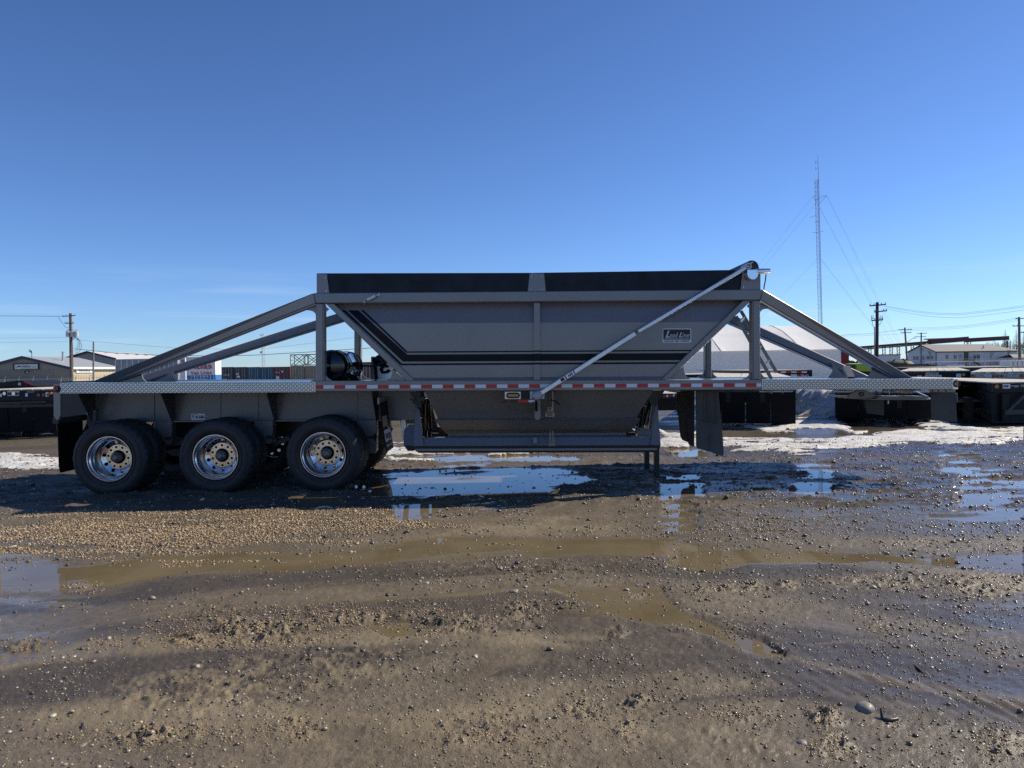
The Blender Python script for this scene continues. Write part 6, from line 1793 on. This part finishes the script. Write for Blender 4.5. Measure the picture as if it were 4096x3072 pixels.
MB().bar(up(q0-d1_*.05-d2_*.05, 0), up(q0-d1_*.05-d2_*.05, zE), .2, .2).build('corner_trim', DARKST, t)
def win(base_, dr, nrm, s, z, w_, h_):
    c = base_+dr*s
    f_ = MB().bar(up(c+nrm*.03, z-h_/2), up(c+nrm*.03, z+h_/2), w_ if abs(dr.x) > .5 else .1, .1 if abs(dr.x) > .5 else w_)
    mb = MB(); P = [up(c-dr*w_/2+nrm*.06, z-h_/2), up(c+dr*w_/2+nrm*.06, z-h_/2), up(c+dr*w_/2+nrm*.06, z+h_/2), up(c-dr*w_/2+nrm*.06, z+h_/2)]
    fr_ = MB().prism([p+(p-up(c, z)).normalized()*.14 for p in P], nrm*-.05).build('window_frame', WHITE, t)
    o = MB().prism(P, nrm*.02).build('pane', GLASS, t); o.parent = fr_
    o = MB().prism([up(c-dr*.05+nrm*.09, z-h_/2), up(c+dr*.05+nrm*.09, z-h_/2), up(c+dr*.05+nrm*.09, z+h_/2), up(c-dr*.05+nrm*.09, z+h_/2)], nrm*.02).build('mullion', WHITE, t); o.parent = fr_
for s in (8.9, 7.6, 5.3, 3.2, 1.6): win(q0, d2_, -d1_, s, 3.0, 1.0 if s != 3.2 else 1.3, 1.25)
win(q0, d2_, -d1_, 4.6, .5, 1.0, .8)
for s in (4.4, 7.8, 16.0, 17.5): win(q0, d1_, -d2_, s, 3.1, 1.15, 1.5)
c = q0+d1_*12.4-d2_*.05; MB().prism([up(c-d1_*.85, 2.15), up(c+d1_*.85, 2.15), up(c+d1_*.85, 4.6), up(c-d1_*.85, 4.6)], -d2_*.08).build('door', DARKST, t)
st_ = MB().prism([up(q0+d1_*10.6-d2_*.2, 1.95), up(q0+d1_*16.2-d2_*.2, 1.95), up(q0+d1_*16.2-d2_*1.6, 1.95), up(q0+d1_*10.6-d2_*1.6, 1.95)], (0,0,.14)).build('landing', DARKST, t)
for s in (10.7, 12.4, 14.2, 16.1):
    MB().bar(up(q0+d1_*s-d2_*1.55, 0), up(q0+d1_*s-d2_*1.55, 3.1), .1, .1).build('stair_post', DARKST, t)
MB().bar(up(q0+d1_*10.7-d2_*1.55, 3.1), up(q0+d1_*16.1-d2_*1.55, 3.1), .08, .08).build('hand_rail', DARKST, t)
MB().bar(up(q0+d1_*12.8-d2_*1.7, 2.0), up(q0+d1_*16.5-d2_*1.7, .1), .9, .15).build('stair_flight', DARKST, t)
c = q0+d1_*22; MB().tube([up(c+d2_*2, 5.6), up(c+d2_*2, 6.9)], .22, 10).build('roof_pipe', GALV, t)
c = q0.lerp(q3, .52)-d1_*.15; MB().prism([up(c-d2_*1.1, 5.35), up(c+d2_*1.1, 5.35), up(c+d2_*1.1, 5.8), up(c-d2_*1.1, 5.8)], d1_*-.05).build('wall_emblem', STEEL, t)
MB().prism([up(c-d2_*.5, 5.85), up(c+d2_*.5, 5.85), up(c+d2_*.6, 6.2), up(c+d2_*.2, 6.5), up(c-d2_*.2, 6.5), up(c-d2_*.6, 6.2)], d1_*-.05).build('wall_emblem', STEEL, t)
# porch shed at its right end
t = thing('small_outbuilding', 'low pale outbuilding with porch roof before the right end of the white building', 'building', q0+d1_*24-d2_*6)
e0 = q0+d1_*23-d2_*8
MB().hexa([e0, e0+d1_*16, e0+d1_*16+d2_*5, e0+d2_*5], [up(p, 2.3) for p in (e0, e0+d1_*16, e0+d1_*16+d2_*5, e0+d2_*5)]).build('wall', WSID, t)
MB().prism([up(e0-d1_*.6-d2_*.6, 2.35), up(e0+d1_*16.5-d2_*.6, 2.35), up(e0+d1_*15+d2_*2.5, 3.5), up(e0+d1_*1.4+d2_*2.5, 3.5)], (0,0,.15)).build('roof', SHIN, t)
MB().prism([up(e0-d1_*.6+d2_*5.6, 2.35), up(e0+d1_*16.5+d2_*5.6, 2.35), up(e0+d1_*15+d2_*2.5, 3.5), up(e0+d1_*1.4+d2_*2.5, 3.5)], (0,0,.15)).build('roof', SHIN, t)
for s, w_ in ((8, 1.6), (10, 1.0), (13, 1.4)): MB().prism([up(e0+d1_*s-d2_*.03, .4 if w_ < 1.2 else 1.1), up(e0+d1_*(s+w_)-d2_*.03, .4 if w_ < 1.2 else 1.1), up(e0+d1_*(s+w_)-d2_*.03, 2.0), up(e0+d1_*s-d2_*.03, 2.0)], -d2_*.05).build('window', GLASS, t)
# white shed under the conveyor
Y = 205.0
t = thing('white_shed', 'plain white flat-roofed shed under the rusty conveyor', 'building', (X_(3555, Y), Y, 0))
zz = W(3555, 1417, Y).z
MB().box(X_(3512,Y), X_(3602,Y), Y, Y+12, 0, zz-.3).build('wall', WSID, t); MB().box(X_(3511,Y), X_(3603,Y), Y-.2, Y+12.2, zz-.29, zz).build('roof_edge', SHIN, t)
# rusty conveyor gallery
RUST = mat('rust_steel', (.095,.045,.038), .75, .1, .25, 1.5)
Y = 300.0
t = thing('conveyor_gallery', 'long rusty conveyor gallery on lattice towers behind the white building', 'conveyor', (X_(3750, Y), Y, 0))
MB().bar(W(3440,1390,Y), W(3722,1368,Y), 2.0, 1.0).build('conveyor_beam', RUST, t)
MB().bar(W(3440,1398,Y), W(3700,1377,Y), 2.0, .5).build('conveyor_beam', RUST, t)
MB().bar(W(3718,1368,Y), W(3868,1356,Y-.1), 2.6, 2.0).build('conveyor_box', RUST, t); MB().bar(W(3866,1361,Y), W(4030,1352,Y), 2.2, 1.7).build('conveyor_box', RUST, t)
MB().bar(W(3700,1357,Y+2), W(3866,1352,Y+2), 2.0, .5).build('gallery_cover', FDIRT, t)
for q in (3480, 3536, 3565, 3594, 3650, 3715, 3863, 3878, 4022, 4036):
    x = X_(q, Y); zt_ = W(q, 1384 if q < 3700 else 1362, Y).z
    for s in (-.55, .55):
        MB().bar((x+s, Y, 0), (x+s, Y, zt_), .22, .22).build('tower_leg', RUST, t)
    if q < 3660:
        mbz = MB()
        for k in range(7): mbz.bar((x-.55, Y, zt_*k/7), (x+.55, Y, zt_*(k+1)/7), .14, .14)
        mbz.build('tower_brace', RUST, t, kind='stuff')
# odds and ends in the yard behind
Y = 58.0
t = thing('green_dumpster', 'bright lime green steel dumpster between the far beams at right', 'dumpster', (X_(3455, Y), Y, 0))
LIME = mat('lime_green', (.28,.40,.03), .5, 0, .1, 3)
MB().pp([(3428,1484), (3428,1457), (3454,1453.5), (3486,1466), (3486,1486)], Y, 2.2).build('body', LIME, t)
MB().pp([(3427,1459), (3427,1456), (3455,1452.5), (3455,1455.5)], Y-.06, 2.3).build('rim', LIME, t)
b_ = W(3428, 1484, Y); MB().box(X_(3430,Y), X_(3484,Y), Y+.1, Y+2, 0, b_.z).build('skid_base', FBLK, t)
t = thing('green_skip', 'dark green skip left of the lime green dumpster', 'dumpster', (X_(3410, Y), Y, 0))
MB().pp([(3395,1490), (3395,1456), (3427,1457), (3427,1490)], Y+.3, 2).build('body', mat('dark_green', (.03,.07,.03), .5), t); MB().box(X_(3396,Y), X_(3426,Y), Y+.4, Y+2, 0, W(3400,1490,Y).z).build('skid_base', FBLK, t)
Y = 52.0
t = thing('loaded_lowbed', 'blue flatbed loaded with dark timber behind the front beam', 'trailer', (X_(3650, Y), Y, 0))
BLU = mat('blue_frame', (.03,.06,.11), .5)
MB().pp([(3575,1468), (3728,1466), (3728,1480), (3575,1482)], Y, 2.4).build('deck_frame', BLU, t)
for i, (a, b, c_) in enumerate(((3580, 3722, 1466), (3590, 3715, 1462), (3600, 3690, 1459))):
    MB().bar(W(a, c_, Y+.3), W(b, c_-1, Y+.3), 1.6, .09).build('timber', WOODP if i % 2 else WOODD, t)
for q in (3590, 3700): MB().box(X_(q,Y)-.1, X_(q,Y)+.1, Y+.4, Y+.6, 0, 1.2).build('support_leg', FBLK, t)
Y = 62.0
lump = MB().lathe([(0,0),(.9,.02),(1.0,.5),(.8,.95),(.3,1.1),(0,1.12)], (0,0,0), 'Z', 14, fn=lambda i, j: .12*math.sin(j*2.1+i)).build('scrap_heap', mat('scrap_dark', (.04,.05,.035), .7, 0, .4, 4), None, smooth=60)
lump.location = (X_(3590, Y), Y, .9); lump.scale = (1.5, 1, .85); tag(lump, 'dark scrap heap under a green cover beside the loaded blue flatbed', 'scrap heap')
pl_ = MB().box(X_(3565,Y), X_(3620,Y), Y-1, Y+1, 0, .92).build('scrap_skip', FBLK); tag(pl_, 'black skip carrying the covered scrap heap', 'skip')
for (x0, y0, x1, y1, lab) in ((3568, 1449, 3580, 1438, 'dark plank sticking up from the scrap heap'), (3611, 1435, 3628, 1458, 'pale plank leaning right of the scrap heap')):
    tag(MB().bar(W(x0, y0, 61), W(x1, y1, 61), .12, .08).build('plank', WOODP if 'pale' in lab else WOODD), lab, 'plank')
# pickup and small signs along the fence
Y = 100.0
t = thing('parked_van', 'white parked van body behind the fence, cut by the right edge', 'van', (X_(4085, Y), Y, 0))
MB().box(X_(4040,Y), X_(4150,Y), Y, Y+2.2, .5, W(4080,1442,Y).z).build('body', WHITE, t)
for q in (4052, 4070, 4088): patch(t, 'body_frame', q, 1444, q+1.5, 1466, Y-.01, INK, .03)
for q in (4056, 4120): MB().tube([(X_(q,Y), Y-.01, .4), (X_(q,Y), Y+.25, .4)], .4, 18).build('wheel', RUBBER, t)
t = thing('site_sign', 'white sign board with a dark arrow on the far fence', 'sign', W(3795, 1478, 60))
patch(t, 'sign_board', 3786, 1460, 3858, 1474, 60, WHITE, .03)
MB().prism([W(3789, 1470.5, 59.95), W(3793, 1467.5, 59.95), W(3793, 1469.5, 59.95), W(3802, 1469.5, 59.95), W(3802, 1471.5, 59.95), W(3793, 1471.5, 59.95), W(3793, 1473.5, 59.95)], (0,.01,0)).build('arrow', INK, t)
for q in (3790, 3854): MB().box(X_(q,60)-.03, X_(q,60)+.03, 60.01, 60.07, 0, W(q,1462,60).z).build('sign_post', GALV, t)

# chain-link fences: posts, rails and wires
def fence(label, x0, x1, Y, h_, n, barb=.35):
    t = thing('wire_fence', label, 'fence', ((x0+x1)/2, Y, 0))
    first = None
    for i in range(n+1):
        x = x0+(x1-x0)*i/n
        if first is None:
            first = MB().tube([(x, Y, 0), (x, Y, h_)], .04, 6).build('fence_post', GALV, t)
            arm0 = MB().tube([(x, Y, h_), (x+barb*.6, Y-.1, h_+barb)], .03, 5).build('barb_arm', GALV, t)
        else:
            for s in (first, arm0):
                q = s.copy(); col.objects.link(q); q.parent = t; q.location = ((x1-x0)*i/n, 0, 0)
    for z in (h_, .1): MB().tube([(x0, Y, z), (x1, Y, z)], .025, 5).build('fence_rail', GALV, t)
    for k in (.3, .6, 1): MB().tube([(x0, Y-.1*k, h_+barb*k), (x1, Y-.1*k, h_+barb*k)], .008, 4).build('barbed_wire', WIRE, t)
    mbz = MB(); L = x1-x0; s = .30
    for i in range(int(L/s)):
        x = x0+i*s
        mbz.bar((x, Y, .1), (min(x1, x+h_*.5), Y, h_), .008, .008); mbz.bar((x, Y, h_), (min(x1, x+h_*.5), Y, .1), .008, .008)
    mbz.build('wire_mesh', GALV, t, kind='stuff')
fence('galvanised wire fence with slanted barb arms before the tan workshop', X_(-40, 88), X_(470, 88), 88, 1.45, 9)
fence('long galvanised wire fence in front of the white building', X_(3700, 90), X_(4180, 90), 90, 1.6, 8)

# ---------------------------------------------------------------- trees
BARK = mat('grey_bark', (.10,.085,.075), .9, 0, .2, 3)
NEED = mat('spruce_needles', (.022,.040,.022), .8, 0, .4, 1.5)
def spruce(x, y, hh, seed, label):
    rn = random.Random(seed)
    t = thing('spruce_tree', label, 'tree', (x, y, 0), 'spruces at the right edge')
    MB().tube([(x, y, 0), (x, y, hh)], [.22, .03], 8).build('trunk', BARK, t)
    mb = MB(); z = hh*.12
    while z < hh*.985:
        f_ = 1-z/hh; r_ = (hh*.19*f_**.8+.12)*rn.uniform(.75, 1.15)
        for k in range(int(5+6*f_)):
            a = rn.uniform(0, 6.283); rr = r_*rn.uniform(.55, 1.1)
            d = Vector((math.cos(a), math.sin(a), 0)); sd = Vector((-d.y, d.x, 0))
            for s in range(4):
                q = (s+.4)/4; c = Vector((x, y, z)) + d*rr*q + V3(0, 0, -.22*rr*q+.15*rr*q*q)
                w_ = rr*.20*(1.15-q*.7)
                mb.add([c-sd*w_+V3(0,0,-.12*rr*rn.random()), c+d*rr*.30, c+sd*w_+V3(0,0,-.12*rr*rn.random()), c-d*rr*.12+V3(0,0,.06)], [(0,1,3), (1,2,3)])
        z += hh*.022*rn.uniform(.8, 1.4)
    mb.build('crown', NEED, t)
def bare_tree(x, y, hh, seed, label, group):
    rn = random.Random(seed)
    t = thing('bare_tree', label, 'tree', (x, y, 0), group)
    mb = MB()
    def grow(p, d, L, r, lvl):
        q = p+d*L; m_ = p.lerp(q, .5)+Vector((rn.uniform(-1,1), rn.uniform(-1,1), 0))*L*.05
        mb.tube([p, m_, q], [r, r*.8, r*.6], 4 if lvl else 6, False)
        if lvl >= 4: return
        for k in range(3 if lvl else 6):
            a = rn.uniform(0, 6.283); sp_ = rn.uniform(.3, .7)
            nd = (d + Vector((math.cos(a)*sp_, math.sin(a)*sp_, rn.uniform(.05, .3)))).normalized()
            grow(p.lerp(q, rn.uniform(.45, 1)), nd, L*rn.uniform(.5, .75), r*.55, lvl+1)
    MB().tube([(x, y, 0), (x, y, hh*.4)], [hh*.012, hh*.009], 6).build('trunk', BARK, t)
    grow(Vector((x, y, hh*.25)), Vector((0, 0, 1)), hh*.33, hh*.009, 0)
    return mb.build('crown', BARK, t)
for q, top, Y, s, lab in ((4021, 1316, 330, 1, 'spruce standing alone left of the right edge pole, above the white building'), (4065, 1317, 330, 2, 'spruce just left of the pole at the right edge'), (4094, 1330, 325, 3, 'spruce at the very right edge of the picture'), (3948, 1366, 345, 4, 'small spruce tip over the rusty conveyor')):
    c = W(q, top, Y); spruce(c.x, Y, c.z, s, lab)
lab = 'bare grey tree among the grove behind the white building'
for i in range(17):
    q = 3905+i*13; Y = 340+random.uniform(-12, 25); c = W(q, 1372-16*sm(3930, 3990, np.array(q))+random.uniform(-7, 7), Y)
    bare_tree(c.x, Y, max(4, c.z), i % 6, lab, 'bare trees behind the white building')
for q, top, Y, lab in ((3722, 1388, 225, 'slender bare sapling at the white building corner'), (3866, 1400, 225, 'slender bare sapling before the long white wall'), (3838, 1405, 222, 'bare sapling beside the outside stairs'), (3962, 1395, 200, 'bare sapling before the outbuilding windows'), (4030, 1390, 200, 'bare sapling at the right end of the outbuilding')):
    c = W(q, top, Y); bare_tree(c.x, Y, c.z, int(q), lab, None)
# a low line of woodland on the skyline
rn = random.Random(3); mb = MB()
for i in range(2600):
    q = rn.choice((rn.uniform(-300, 1300), rn.uniform(2600, 4400), rn.uniform(1300, 2700))); Yw = 1500+rn.uniform(0, 120)
    x = (q-2048)/F*Yw; hh = rn.uniform(5, 11)*(1.0 if q > 3500 else .75); w_ = rn.uniform(3, 7); z0 = rn.uniform(0, hh*.4)
    mb.add([(x-w_, Yw, z0), (x+w_*.3, Yw+rn.uniform(-3,3), z0-.5), (x+w_, Yw, z0+hh*.3), (x+rn.uniform(-1,1), Yw, z0+hh*.8)], [(0,1,3), (1,2,3)])
mb.build('distant_wood', mat('far_wood', (.055,.055,.05), .9, 0, .3, .05), kind='stuff')
